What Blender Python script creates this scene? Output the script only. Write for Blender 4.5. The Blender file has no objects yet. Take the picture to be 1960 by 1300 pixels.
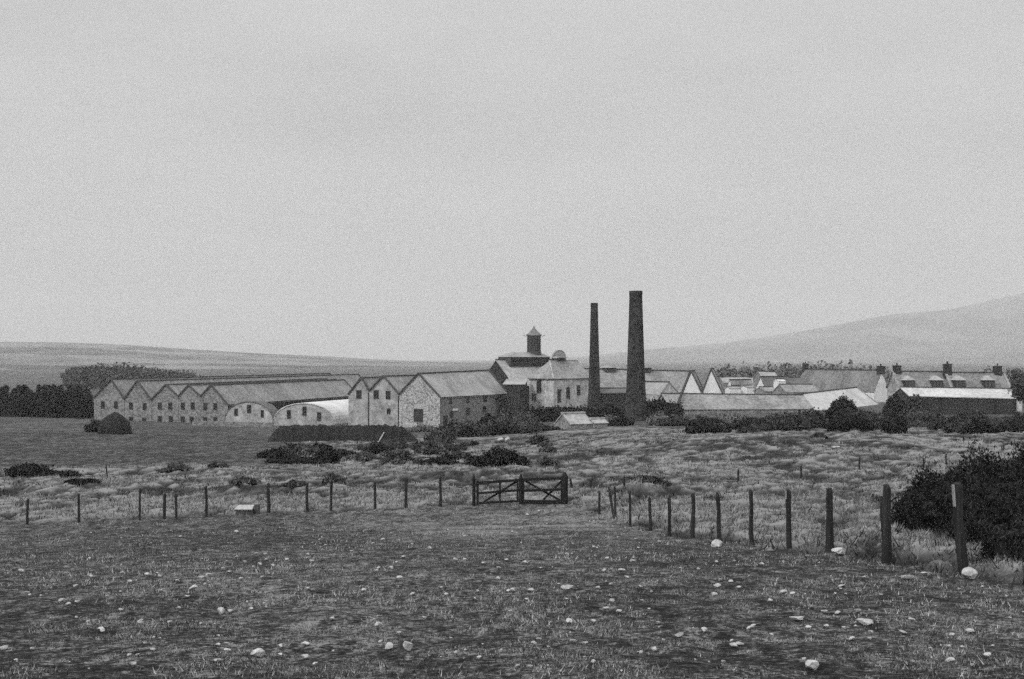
import bpy, math, random
import numpy as np
from mathutils import Vector, Matrix

R = math.radians
rng = np.random.default_rng(7)
random.seed(7)
SC = bpy.context.scene
COL = SC.collection

# ------------------------------------------------------------------ camera, sky, sun, exposure
EYE = 20.0            # height of the eye
F = 2693.0            # focal length in photograph pixels (1960 wide)
HZ = 685.0            # photograph row of the eye level
cd = bpy.data.cameras.new("camera")
cam = bpy.data.objects.new("camera", cd)
COL.objects.link(cam)
cam.location = (0, 0, EYE)
cam.rotation_euler = (R(90), 0, 0)
cd.sensor_width = 36.0
cd.lens = 36.0 * F / 1960.0
cd.shift_y = (HZ - 650.0) / 1960.0
cd.clip_start = 0.1
cd.clip_end = 60000
SC.camera = cam

SUN_AZ, SUN_EL = -142.0, 40.0      # degrees right of the view direction, elevation
w = bpy.data.worlds.new("World")
SC.world = w
w.use_nodes = True
nt = w.node_tree
bg = nt.nodes["Background"]
sky = nt.nodes.new("ShaderNodeTexSky")
sky.sky_type = 'NISHITA'
sky.sun_disc = False
sky.sun_elevation = R(SUN_EL)
sky.sun_rotation = R(SUN_AZ)
sky.air_density = 1.2
sky.dust_density = 6.0
sky.ozone_density = 1.0
bw = nt.nodes.new("ShaderNodeRGBToBW")
nt.links.new(sky.outputs[0], bw.inputs[0])
# an even overcast: the clear-sky brightness is flattened, thin cloud mottles it
tc = nt.nodes.new("ShaderNodeTexCoord")
mp = nt.nodes.new("ShaderNodeMapping"); mp.inputs['Scale'].default_value = (3, 3, 9)
nz = nt.nodes.new("ShaderNodeTexNoise"); nz.inputs['Scale'].default_value = 1.3; nz.inputs['Detail'].default_value = 7
nz.inputs['Roughness'].default_value = 0.6
nt.links.new(tc.outputs['Generated'], mp.inputs[0]); nt.links.new(mp.outputs[0], nz.inputs['Vector'])
rmp = nt.nodes.new("ShaderNodeMapRange")
rmp.inputs['From Min'].default_value = 0.3; rmp.inputs['From Max'].default_value = 0.7
rmp.inputs['To Min'].default_value = 0.92; rmp.inputs['To Max'].default_value = 1.08
nt.links.new(nz.outputs[0], rmp.inputs[0])
mx = nt.nodes.new("ShaderNodeMix"); mx.data_type = 'FLOAT'
mx.inputs[0].default_value = 0.82
nt.links.new(bw.outputs[0], mx.inputs[2]); mx.inputs[3].default_value = 6.6
ml = nt.nodes.new("ShaderNodeMath"); ml.operation = 'MULTIPLY'
nt.links.new(mx.outputs[0], ml.inputs[0]); nt.links.new(rmp.outputs[0], ml.inputs[1])
# an overcast sky is brighter overhead than at the skyline
sx = nt.nodes.new("ShaderNodeSeparateXYZ"); nt.links.new(tc.outputs['Generated'], sx.inputs[0])
zr = nt.nodes.new("ShaderNodeMapRange"); zr.inputs['From Min'].default_value = 0.2; zr.inputs['From Max'].default_value = 1.0
zr.inputs['To Min'].default_value = 1.0; zr.inputs['To Max'].default_value = 2.1
nt.links.new(sx.outputs[2], zr.inputs[0])
m2 = nt.nodes.new("ShaderNodeMath"); m2.operation = 'MULTIPLY'
nt.links.new(ml.outputs[0], m2.inputs[0]); nt.links.new(zr.outputs[0], m2.inputs[1])
nt.links.new(m2.outputs[0], bg.inputs[0])
bg.inputs[1].default_value = 0.1

sd = bpy.data.lights.new("sun", 'SUN')
sd.energy = 1.2
sd.angle = R(10)
sd.color = (1.0, 1.0, 1.0)
sun = bpy.data.objects.new("sun", sd)
COL.objects.link(sun)
dv = Vector((math.sin(R(SUN_AZ)) * math.cos(R(SUN_EL)), math.cos(R(SUN_AZ)) * math.cos(R(SUN_EL)), math.sin(R(SUN_EL))))
sun.rotation_euler = (-dv).to_track_quat('-Z', 'Y').to_euler()

SC.view_settings.view_transform = 'Standard'
SC.view_settings.look = 'None'
SC.view_settings.exposure = 0.0
SC.view_settings.gamma = 1.0
SC.cycles.max_bounces = 6
SC.cycles.diffuse_bounces = 3
SC.cycles.volume_bounces = 2
SC.cycles.use_denoising = False
SC.cycles.use_adaptive_sampling = True
SC.cycles.adaptive_threshold = 0.08
SC.cycles.adaptive_min_samples = 40

# ------------------------------------------------------------------ helpers
def P(px, py, Y):
    return Vector(((px - 980.0) / F * Y, Y, EYE - (py - HZ) / F * Y))

def vnoise(x, y, seed=0):
    xi = np.floor(x).astype(np.int64); yi = np.floor(y).astype(np.int64)
    fx = x - xi; fy = y - yi
    fx = fx * fx * (3 - 2 * fx); fy = fy * fy * (3 - 2 * fy)
    def h(a, b):
        n = (a * 374761393 + b * 668265263 + seed * 974711) & 0xffffffff
        n = ((n ^ (n >> 13)) * 1274126177) & 0xffffffff
        return ((n ^ (n >> 16)) & 0xffff) / 65535.0
    return (h(xi, yi) * (1 - fx) + h(xi + 1, yi) * fx) * (1 - fy) + (h(xi, yi + 1) * (1 - fx) + h(xi + 1, yi + 1) * fx) * fy

def fbm(x, y, seed=0, oct=4):
    s = 0; a = 0.5; t = 0
    for i in range(oct):
        s = s + a * vnoise(x * 2 ** i, y * 2 ** i, seed + i); t += a; a *= 0.5
    return s / t

class MB:
    """collects faces; build() links them as ONE mesh object"""
    def __init__(s): s.v = []; s.f = []
    def add(s, vs, fs):
        b = len(s.v); s.v += [tuple(v) for v in vs]; s.f += [tuple(b + i for i in f) for f in fs]
    def poly(s, *vs): s.add(vs, [tuple(range(len(vs)))])
    def hexa(s, b, t):      # bottom 4, top 4, same order
        s.add(list(b) + list(t), [(3, 2, 1, 0), (4, 5, 6, 7), (0, 1, 5, 4), (1, 2, 6, 5), (2, 3, 7, 6), (3, 0, 4, 7)])
    def obox(s, c, ux, uy, uz, a, b, h):  # box centred at c, half sizes
        c = Vector(c); x = ux * a; y = uy * b; z = uz * h
        s.hexa([c - x - y - z, c + x - y - z, c + x + y - z, c - x + y - z], [c - x - y + z, c + x - y + z, c + x + y + z, c - x + y + z])
    def bar(s, a, b, w, t=None, up=None):
        a = Vector(a); b = Vector(b); d = (b - a); L = d.length; d = d / L
        up = Vector(up) if up is not None else (Vector((0, 0, 1)) if abs(d.z) < .9 else Vector((0, 1, 0)))
        x = d.cross(up).normalized(); y = x.cross(d)
        s.obox((a + b) / 2, d, x, y, L / 2, w / 2, (t or w) / 2)
    def tube(s, pts, rad, n=8, cap=True):
        rings = []
        for i, p in enumerate(pts):
            p = Vector(p); q0 = Vector(pts[max(i - 1, 0)]); q1 = Vector(pts[min(i + 1, len(pts) - 1)])
            d = (q1 - q0).normalized(); x = d.orthogonal().normalized() if i == 0 else (rings_x - d * rings_x.dot(d)).normalized()
            rings_x = x; y = d.cross(x)
            r = rad[i] if hasattr(rad, '__len__') else rad
            rings.append([p + (x * math.cos(2 * math.pi * k / n) + y * math.sin(2 * math.pi * k / n)) * r for k in range(n)])
        vs = [v for r_ in rings for v in r_]
        fs = [(i * n + k, i * n + (k + 1) % n, (i + 1) * n + (k + 1) % n, (i + 1) * n + k) for i in range(len(rings) - 1) for k in range(n)]
        if cap: fs += [tuple(range(n))[::-1], tuple((len(rings) - 1) * n + k for k in range(n))]
        s.add(vs, fs)
    def build(s, name, mat, parent=None, smooth=False):
        o0 = origin_of(parent) if parent else (Vector(s.v[0]) if False else Vector((0, 0, 0)))
        me = bpy.data.meshes.new(name)
        me.from_pydata([(v[0] - o0.x, v[1] - o0.y, v[2] - o0.z) for v in s.v], [], s.f)
        me.materials.append(mat); me.update()
        if smooth: me.polygons.foreach_set("use_smooth", [True] * len(me.polygons))
        o = bpy.data.objects.new(name, me); COL.objects.link(o)
        if parent: o.parent = parent
        return o

def origin_of(o):
    p = Vector((0, 0, 0))
    while o is not None:
        p += Vector(o.location); o = o.parent
    return p

def centre(o):
    """moves the origin of a top-level mesh to the middle of its foot"""
    me = o.data; n = len(me.vertices); a = np.empty(n * 3, np.float32); me.vertices.foreach_get("co", a); a = a.reshape(-1, 3)
    c = np.array([(a[:, 0].min() + a[:, 0].max()) / 2, (a[:, 1].min() + a[:, 1].max()) / 2, a[:, 2].min()], np.float32)
    a -= c; me.vertices.foreach_set("co", a.ravel()); me.update(); o.location = Vector([float(q) for q in c])
    return o

def tag(o, label=None, cat=None, group=None, kind=None):
    if label: o['label'] = label
    if cat: o['category'] = cat
    if group: o['group'] = group
    if kind: o['kind'] = kind
    return o

def thing(name, loc, label, cat, group=None):
    o = bpy.data.objects.new(name, None); COL.objects.link(o); o.location = loc; o.empty_display_size = 0.5
    return tag(o, label, cat, group)

def np_mesh(name, V, faces_n, mat, shade=None, parent=None):
    """V: (n*k,3) verts of n separate k-gons, k=faces_n"""
    n = len(V) // faces_n
    me = bpy.data.meshes.new(name)
    me.vertices.add(len(V)); me.vertices.foreach_set("co", V.astype(np.float32).ravel())
    me.loops.add(len(V)); me.loops.foreach_set("vertex_index", np.arange(len(V), dtype=np.int32))
    me.polygons.add(n); me.polygons.foreach_set("loop_start", (np.arange(n) * faces_n).astype(np.int32))
    try: me.polygons.foreach_set("loop_total", np.full(n, faces_n, np.int32))
    except Exception: pass
    me.update(calc_edges=True)
    if shade is not None:
        at = me.attributes.new("shade", 'FLOAT', 'POINT'); at.data.foreach_set("value", shade.astype(np.float32))
    me.materials.append(mat)
    o = bpy.data.objects.new(name, me); COL.objects.link(o)
    if parent: o.parent = parent
    return o

# ------------------------------------------------------------------ materials (all grey: the photograph is black and white)
def new_mat(name, rough=0.9, spec=0.2):
    m = bpy.data.materials.new(name); m.use_nodes = True
    b = m.node_tree.nodes["Principled BSDF"]; b.inputs['Roughness'].default_value = rough
    b.inputs['Specular IOR Level'].default_value = spec
    return m, m.node_tree, b

def ramp(t, fac, stops):
    r = t.nodes.new("ShaderNodeValToRGB"); e = r.color_ramp.elements
    while len(e) < len(stops): e.new(0.5)
    for i, (p, v) in enumerate(stops):
        e[i].position = p; e[i].color = (v, v, v, 1)
    t.links.new(fac, r.inputs[0]); return r.outputs[0]

def tex(t, kind, vec, scale, **kw):
    n = t.nodes.new("ShaderNodeTex" + kind); n.inputs['Scale'].default_value = scale
    for k, v in kw.items():
        if k in n.inputs: n.inputs[k].default_value = v
    if vec is not None: t.links.new(vec, n.inputs['Vector'])
    return n

def coords(t, scale=(1, 1, 1)):
    c = t.nodes.new("ShaderNodeNewGeometry"); m = t.nodes.new("ShaderNodeMapping"); m.inputs['Scale'].default_value = scale
    t.links.new(c.outputs['Position'], m.inputs[0]); return m.outputs[0]

def mul(t, a, b, op='MULTIPLY'):
    m = t.nodes.new("ShaderNodeMath"); m.operation = op
    for i, q in enumerate((a, b)):
        if isinstance(q, (int, float)): m.inputs[i].default_value = q
        else: t.links.new(q, m.inputs[i])
    return m.outputs[0]

def bump(t, b, h, strength, dist):
    n = t.nodes.new("ShaderNodeBump"); n.inputs['Strength'].default_value = strength; n.inputs['Distance'].default_value = dist
    t.links.new(h, n.inputs['Height']); t.links.new(n.outputs[0], b.inputs['Normal'])

def mat_plain(name, lo, hi, scale=1.5, fine=9.0, rough=0.9, stretch=(1, 1, 1), bmp=0.3):
    m, t, b = new_mat(name, rough)
    v = coords(t, stretch)
    n1 = tex(t, 'Noise', v, scale, Detail=6, Roughness=0.65); n2 = tex(t, 'Noise', v, fine, Detail=3)
    s = mul(t, mul(t, n1.outputs[0], 0.65), mul(t, n2.outputs[0], 0.35), 'ADD')
    t.links.new(ramp(t, s, [(0.32, lo), (0.68, hi)]), b.inputs['Base Color'])
    bump(t, b, n2.outputs[0], bmp, 0.03)
    return m

def mat_rubble(name, lo, hi, cell=1.4):
    m, t, b = new_mat(name, 0.95)
    v = coords(t, (1, 1, 1.1))
    vo = tex(t, 'Voronoi', v, cell); n = tex(t, 'Noise', v, 0.25, Detail=5); n2 = tex(t, 'Noise', v, 3.0, Detail=4)
    sp = t.nodes.new("ShaderNodeSeparateColor"); t.links.new(vo.outputs['Color'], sp.inputs[0])
    s = mul(t, mul(t, sp.outputs[0], 0.45), mul(t, mul(t, n.outputs[0], 0.4), mul(t, n2.outputs[0], 0.35), 'ADD'), 'ADD')
    t.links.new(ramp(t, s, [(0.3, lo), (0.8, hi)]), b.inputs['Base Color'])
    bump(t, b, vo.outputs['Distance'], 0.4, 0.05)
    return m

def mat_slate(name, lo, hi, rows=3.2):
    m, t, b = new_mat(name, 0.75, 0.3)
    v = coords(t, (1, 1, 1))
    wv = t.nodes.new("ShaderNodeTexWave"); wv.bands_direction = 'Z'; wv.inputs['Scale'].default_value = rows
    wv.inputs['Distortion'].default_value = 1.2; wv.inputs['Detail'].default_value = 2
    t.links.new(v, wv.inputs['Vector'])
    vo = tex(t, 'Voronoi', v, 2.2); sp = t.nodes.new("ShaderNodeSeparateColor"); t.links.new(vo.outputs['Color'], sp.inputs[0])
    n = tex(t, 'Noise', v, 0.16, Detail=6, Roughness=0.65)
    s = mul(t, mul(t, wv.outputs[0], 0.15), mul(t, mul(t, n.outputs[0], 0.65), mul(t, sp.outputs[0], 0.2), 'ADD'), 'ADD')
    t.links.new(ramp(t, s, [(0.34, lo), (0.66, hi)]), b.inputs['Base Color'])
    bump(t, b, wv.outputs[0], 0.3, 0.03)
    return m

def mat_leaf(name, lo, hi, rough=0.8):
    m, t, b = new_mat(name, rough, 0.15)
    a = t.nodes.new("ShaderNodeAttribute"); a.attribute_name = "shade"
    t.links.new(ramp(t, a.outputs['Fac'], [(0.0, lo), (1.0, hi)]), b.inputs['Base Color'])
    return m

M = dict(
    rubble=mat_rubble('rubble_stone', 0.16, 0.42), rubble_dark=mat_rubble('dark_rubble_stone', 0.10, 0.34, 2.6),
    rubble_lime=mat_rubble('limewashed_rubble', 0.12, 0.62), rubble_fine=mat_rubble('speckled_rubble', 0.09, 0.62, 4.5), lime=mat_plain('limewashed_wall', 0.16, 0.60, 0.5, 2.2),
    white=mat_plain('whitewash', 0.7, 0.88, 0.6, 4), greywhite=mat_plain('worn_whitewash', 0.22, 0.8, 0.45, 2),
    slate=mat_slate('slate', 0.14, 0.40), slate_mid=mat_slate('mossy_slate', 0.10, 0.30), slate_pale=mat_slate('pale_slate', 0.22, 0.52), slate_dark=mat_slate('dark_slate', 0.08, 0.17),
    iron_pale=mat_slate('pale_sheet_roof', 0.5, 0.88, 1.5), iron_soft=mat_slate('weathered_sheet_roof', 0.4, 0.72, 1.5), iron_mid=mat_slate('grey_sheet_roof', 0.24, 0.5, 1.5),
    coping=mat_plain('coping_stone', 0.05, 0.11), dark=mat_plain('tarred_boards_and_shade', 0.03, 0.06), louvre=mat_plain('louvre_boards', 0.06, 0.11, stretch=(1, 1, 6)),
    glass=new_mat('window_glass', 0.25, 0.5)[0], frame=mat_plain('painted_frame', 0.06, 0.12),
    brick=mat_rubble('sooty_brick_and_shade', 0.010, 0.055, 2.0), brick_stack=mat_rubble('chimney_brick', 0.010, 0.06, 1.6),
    post=mat_plain('weathered_timber', 0.008, 0.055, 2.0, 20, stretch=(9, 9, 0.5)), gate=mat_plain('gate_timber', 0.010, 0.03, 2, 20), lit_bare_wood=mat_plain('lit_bare_wood', 0.2, 0.4, 3, 20, stretch=(6, 6, .6)), leaf_pale=mat_leaf('pale_scrub_leaf', 0.025, 0.19),
    wire=mat_plain('fence_wire', 0.02, 0.05), hay=mat_plain('weathered_hay', 0.008, 0.035, 1.5, 8, bmp=1.0), peat=mat_plain('peat', 0.010, 0.032, 1.2, 6, bmp=1.0),
    stone=mat_plain('pale_stone', 0.22, 0.68, 9, 60), leaf=mat_leaf('gorse_leaf', 0.006, 0.055), leaf_mid=mat_leaf('scrub_leaf', 0.015, 0.13),
    conifer=mat_leaf('conifer_needle', 0.008, 0.042), twig=mat_leaf('bare_twig', 0.09, 0.26), bark=mat_plain('bark', 0.03, 0.08),
    grass=mat_leaf('pasture_blade', 0.02, 0.55), rough=mat_leaf('dry_tussock', 0.02, 0.36),
)
M['glass'].node_tree.nodes["Principled BSDF"].inputs['Base Color'].default_value = (0.02, 0.02, 0.02, 1)

# ------------------------------------------------------------------ ground shape
_Y = [0.5, 10, 20, 28, 38, 48, 60, 80, 110, 150, 200, 260, 330, 400, 500, 700, 1200, 3000, 18000]
_C = [0, 500, 900, 1100, 1300, 1500, 1960]
_D = [[1.62] * 7,
      [2.36, 2.34, 2.33, 2.33, 2.33, 2.33, 2.33],
      [3.20, 3.12, 3.06, 3.04, 3.03, 3.03, 3.05],
      [4.05, 3.95, 3.88, 3.86, 3.85, 3.85, 3.80],
      [5.10, 5.00, 4.95, 4.92, 4.90, 4.85, 4.60],
      [6.10, 5.95, 5.80, 5.75, 5.75, 5.40, 5.10],
      [7.05, 6.65, 6.30, 6.20, 6.15, 6.00, 5.70],
      [7.90, 7.50, 7.20, 7.10, 7.05, 6.80, 6.40],
      [8.60, 8.60, 8.30, 8.20, 7.80, 7.30, 7.00],
      [9.80, 10.0, 9.90, 8.80, 7.60, 7.25, 7.90],
      [11.5, 11.8, 11.6, 10.3, 10.2, 10.0, 9.70],
      [13.4, 14.0, 13.9, 12.4, 12.2, 12.0, 12.0],
      [14.8, 16.2, 16.5, 14.2, 13.5, 13.5, 13.3],
      [16.6, 18.8, 18.2, 15.5, 14.2, 14.0, 14.0],
      [17.5, 19.6, 19.0, 17.0, 15.5, 15.0, 15.0],
      [19.0] * 7, [21.0] * 7, [24.0] * 7, [30.0] * 7]
_ly = np.linspace(math.log(0.5), math.log(18000), 420)
_gc = np.arange(0, 1961, 20.0)
_T = np.array([[np.interp(c, _C, r) for c in _gc] for r in _D])
_G = np.stack([np.interp(np.exp(_ly), _Y, _T[:, j]) for j in range(len(_gc))], 1)
for _ in range(3):
    p_ = np.pad(_G, ((2, 2), (2, 2)), mode='edge')
    _G = sum(p_[2 + a:2 + a + _G.shape[0], 2 + b:2 + b + _G.shape[1]] for a in (-2, -1, 0, 1, 2) for b in (-2, 0, 2)) / 15.0

def fence_y(x): return 60.6 + np.minimum(x, 0) * 0.10
def fence_x(Y): return np.interp(Y, [10, 20, 28, 40, 53, 60], [7.2, 6.4, 5.5, 4.7, 3.4, 2.4])

def in_pasture(x, Y):
    return (Y < fence_y(x)) & ((x < fence_x(Y)) | (Y < 12))

def roughness(x, Y):
    """1 = rough dry grass, 0 = grazed pasture"""
    a = np.clip((Y - fence_y(x)) / 2.0 + 0.5, 0, 1)
    b = np.clip((x - fence_x(Y)) / 1.0 + 0.4, 0, 1) * np.clip((Y - 11) / 8.0, 0, 1)
    r = np.maximum(a, b)
    px = 980 + x / np.maximum(Y, 1) * F
    # grazed field on the left below the warehouses
    field = np.clip((640 - px) / 120.0, 0, 1) * np.clip((Y - 104) / 14.0, 0, 1)
    far = np.clip((Y - 190) / 60.0, 0, 1)
    return np.clip(r * (1 - 0.9 * field) * (1 - 0.6 * far) + 0.6 * np.clip((Y - 430) / 200.0, 0, 1), 0, 1)

def height(x, Y, detail=True):
    x = np.asarray(x, float); Y = np.asarray(Y, float)
    Yc = np.maximum(Y, 0.5)
    px = np.clip(980 + x / np.maximum(Yc, 6.0) * F, 0, 1959.9)
    i = np.clip((np.log(Yc) - _ly[0]) / (_ly[1] - _ly[0]), 0, len(_ly) - 1.001); j = px / 20.0
    i0 = i.astype(int); j0 = np.minimum(j.astype(int), len(_gc) - 2); fi = i - i0; fj = j - j0
    d = (_G[i0, j0] * (1 - fj) + _G[i0, j0 + 1] * fj) * (1 - fi) + (_G[i0 + 1, j0] * (1 - fj) + _G[i0 + 1, j0 + 1] * fj) * fi
    d = d + np.minimum(Y, 0) * 0.02
    if detail:
        r = roughness(x, Y)
        fade = np.clip(1 - Y / 260.0, 0, 1)
        d = d - fade * (r * ((tone_rough(x, Y) - 0.5) * 0.34 + (fbm(x * 1.6, Y * 1.6, 9, 3) - 0.5) * 0.35)
                        + (1 - r) * (fbm(x * 1.1, Y * 1.1, 5) - 0.5) * 0.12
                        + r * np.clip((Y - 64) / 30.0, 0, 1) * (fbm(x * 0.13, Y * 0.10, 15, 3) - 0.5) * 1.9)
        mound = np.exp(-(((x - 5.9) / 2.6) ** 2 + ((Y - 68) / 3.0) ** 2)) * 0.45      # small heap right of the gate
        d = d - mound
    return EYE - d

def tone_rough(x, Y):  # heather hollows dark, tops pale; also relief shading put into the colour
    v = .22 * fbm(x * .11, Y * .075, 64, 3) + .3 * fbm(x * .5, Y * .3, 63, 3) + .48 * fbm(x * 1.7, Y * .9, 62, 3)
    return np.clip((v - .41) / .18, 0, 1)
def tone_past(x, Y):
    v = .12 * fbm(x * .25, Y * .2, 61, 3) + .30 * fbm(x * 2.4, Y * 1.2, 66, 3) + .58 * fbm(x * 7.0, Y * 3.6, 67, 3)
    return np.clip((v - .38) / .24, 0, 1)
def gz(x, Y): return float(height(np.array([x]), np.array([Y]))[0])
def gp(px, Y):
    x = (px - 980) / F * Y
    return Vector((x, Y, gz(x, Y)))
def hit(px, py):
    """where the sight line through a photograph point meets the ground"""
    Ys = np.exp(np.linspace(math.log(7), math.log(400), 900)); xs = (px - 980) / F * Ys
    d = EYE - (py - HZ) / F * Ys - height(xs, Ys)
    k = np.argmax(d < 0); return Vector((xs[k], Ys[k], height(xs[k:k + 1], Ys[k:k + 1])[0]))

def ground_mesh():
    an = np.concatenate([np.linspace(-180, -46, 40)[:-1], np.linspace(-46, -27, 60)[:-1], np.linspace(-27, 27, 380), np.linspace(27, 46, 60)[1:], np.linspace(46, 180, 40)[1:-1]])
    rr = np.concatenate([np.exp(np.linspace(math.log(1.0), math.log(400), 720)), np.exp(np.linspace(math.log(400), math.log(16500), 70))[1:]])
    A, Rr = np.meshgrid(np.radians(an), rr); X = np.sin(A) * Rr; Yv = np.cos(A) * Rr
    Z = height(X, Yv)
    nr, na = X.shape
    V = np.stack([X, Yv, Z], -1).reshape(-1, 3)
    V = np.vstack([V, [[0, 0, EYE - 1.62]]])
    f = []
    for i in range(nr - 1):
        for j in range(na):
            k = (j + 1) % na
            f.append((i * na + j, i * na + k, (i + 1) * na + k, (i + 1) * na + j))
    c = nr * na
    f += [(c, (j + 1) % na, j) for j in range(na)]
    me = bpy.data.meshes.new('ground'); me.from_pydata(V.tolist(), [], f)
    at = me.attributes.new("rough", 'FLOAT', 'POINT')
    rv = np.append(roughness(X, Yv).ravel(), 0); at.data.foreach_set("value", rv.astype(np.float32))
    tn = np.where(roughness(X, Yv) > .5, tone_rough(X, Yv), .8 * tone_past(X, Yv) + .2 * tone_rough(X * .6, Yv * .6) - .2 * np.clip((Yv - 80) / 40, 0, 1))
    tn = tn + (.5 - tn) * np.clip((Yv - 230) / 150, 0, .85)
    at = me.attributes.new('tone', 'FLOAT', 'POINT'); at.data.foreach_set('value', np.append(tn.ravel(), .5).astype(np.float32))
    path = np.exp(-(((X - (0.5 + (Yv - 50) * .05)) / 4.0) ** 2)) * np.exp(-(((Yv - 47) / 7.0) ** 2)) * np.clip((fbm(X * .5, Yv * .8, 71, 3) - .42) * 6, 0, 1)
    at = me.attributes.new("worn", 'FLOAT', 'POINT'); at.data.foreach_set("value", np.append(path.ravel(), 0).astype(np.float32))
    me.polygons.foreach_set("use_smooth", [True] * len(me.polygons))
    m, t, b = new_mat('field_ground', 0.95, 0.1)
    v = coords(t)
    a = t.nodes.new("ShaderNodeAttribute"); a.attribute_name = "rough"
    wn = t.nodes.new("ShaderNodeAttribute"); wn.attribute_name = "worn"
    n1 = tex(t, 'Noise', v, 0.35, Detail=8, Roughness=0.7); n2 = tex(t, 'Noise', v, 5.0, Detail=5, Roughness=0.7)
    n3 = tex(t, 'Noise', coords(t, (1, 0.55, 1)), 0.26, Detail=10, Roughness=0.8); n4 = tex(t, 'Noise', coords(t, (1, 0.4, 1)), 0.06, Detail=8, Roughness=0.7)
    tn_ = t.nodes.new("ShaderNodeAttribute"); tn_.attribute_name = "tone"
    n5 = tex(t, 'Noise', v, 17.0, Detail=4, Roughness=0.75)
    sp = mul(t, mul(t, mul(t, n4.outputs[0], 0.1), mul(t, tn_.outputs['Fac'], 0.08), 'ADD'), mul(t, mul(t, n1.outputs[0], 0.10), mul(t, mul(t, n2.outputs[0], 0.28), mul(t, n5.outputs[0], 0.42), 'ADD'), 'ADD'), 'ADD')
    pas = ramp(t, sp, [(0.42, 0.008), (0.487, 0.046), (0.555, 0.25)])
    sr = mul(t, mul(t, tn_.outputs['Fac'], 0.4), mul(t, mul(t, n3.outputs[0], 0.35), mul(t, n2.outputs[0], 0.25), 'ADD'), 'ADD')
    rgh = ramp(t, sr, [(0.34, 0.028), (0.5, 0.095), (0.68, 0.27)])
    mxn = t.nodes.new("ShaderNodeMix"); mxn.data_type = 'RGBA'
    t.links.new(a.outputs['Fac'], mxn.inputs[0]); t.links.new(pas, mxn.inputs[6]); t.links.new(rgh, mxn.inputs[7])
    mw = t.nodes.new("ShaderNodeMix"); mw.data_type = 'RGBA'
    t.links.new(mul(t, wn.outputs['Fac'], n2.outputs[0]), mw.inputs[0]); t.links.new(mxn.outputs[2], mw.inputs[6]); mw.inputs[7].default_value = (.33, .33, .33, 1)
    t.links.new(mw.outputs[2], b.inputs['Base Color'])
    bump(t, b, n2.outputs[0], 0.5, 0.08)
    me.materials.append(m)
    o = bpy.data.objects.new('ground', me); COL.objects.link(o); tag(o, kind='structure')
ground_mesh()

# ------------------------------------------------------------------ far hills
def hill(name, prof, Yfoot, Ycrest, Yback, lo, hi, nscale):
    px = np.arange(prof[0][0], prof[-1][0] + 1, 14.0); py = np.interp(px, [p[0] for p in prof], [p[1] for p in prof])
    k = np.ones(5) / 5; py = np.convolve(np.pad(py, 2, mode='edge'), k, 'valid')
    rows = 46; V = []
    for i in range(rows):
        s = i / (rows - 1)
        if s < 0.75: q = s / 0.75; Y = Yfoot + (Ycrest - Yfoot) * q; k_ = q * q * (3 - 2 * q) * 0.6 + 0.4 * q
        else: q = (s - 0.75) / 0.25; Y = Ycrest + (Yback - Ycrest) * q; k_ = 1 - q * q
        x = (px - 980) / F * (Ycrest + (Y - Ycrest) * 0.35)
        zc = EYE - (py - HZ) / F * Ycrest
        zb = -14.0
        jag = (fbm(x / Ycrest * 60, np.full_like(x, Y) / Ycrest * 40, 21, 5) - 0.5) * (zc - zb) * 0.16 * (1 if s < 0.7 else 0.1) * min(1, q * 3 if s < .75 else 1)
        z = zb + (zc - zb) * k_ + jag
        V.append(np.stack([x, np.full_like(x, Y), z], -1))
    n = len(px); V = np.vstack(V)
    f = [(i * n + j, i * n + j + 1, (i + 1) * n + j + 1, (i + 1) * n + j) for i in range(rows - 1) for j in range(n - 1)]
    me = bpy.data.meshes.new(name); me.from_pydata(V.tolist(), [], f); me.polygons.foreach_set("use_smooth", [True] * len(me.polygons))
    m, t, b = new_mat(name + '_moor', 0.95, 0.05)
    v = coords(t, (1, 0.45, 1.0))
    n1 = tex(t, 'Noise', v, nscale, Detail=7, Roughness=0.65); vo = tex(t, 'Voronoi', coords(t, (0.4, 0.3, 1)), nscale * 1.2)
    sp_ = t.nodes.new("ShaderNodeSeparateColor"); t.links.new(vo.outputs['Color'], sp_.inputs[0])
    s = mul(t, mul(t, n1.outputs[0], 0.7), mul(t, sp_.outputs[0], 0.3), 'ADD')
    t.links.new(ramp(t, s, [(0.34, lo), (0.66, hi)]), b.inputs['Base Color'])
    me.materials.append(m)
    o = bpy.data.objects.new(name, me); COL.objects.link(o); tag(o, kind='structure')
hill('moorland_hill', [(-1600, 668), (-900, 648), (-300, 653), (0, 655), (100, 655), (200, 658), (300, 664), (400, 671), (500, 677), (620, 682), (700, 687), (800, 692), (900, 695), (1000, 699), (1100, 703)],
     2100, 5600, 6600, 0.03, 0.23, 0.006)
hill('mountain', [(700, 700), (900, 692), (1100, 684), (1240, 669), (1400, 655), (1500, 640), (1600, 622), (1700, 603), (1750, 597), (1800, 595), (1850, 587), (1900, 573), (1960, 561), (2100, 540), (2300, 545), (2700, 585), (3400, 640)],
     8200, 12500, 14500, 0.02, 0.17, 0.0026)

# ------------------------------------------------------------------ building parts
UP = Vector((0, 0, 1))
def zpx(py, Y): return EYE - (py - HZ) / F * Y

def along(A, d, px):
    """point on the plan line A + t d that lies on photograph column px"""
    k = (px - 980) / F
    t = (k * A.y - A.x) / (d.x - k * d.y)
    return t

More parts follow.
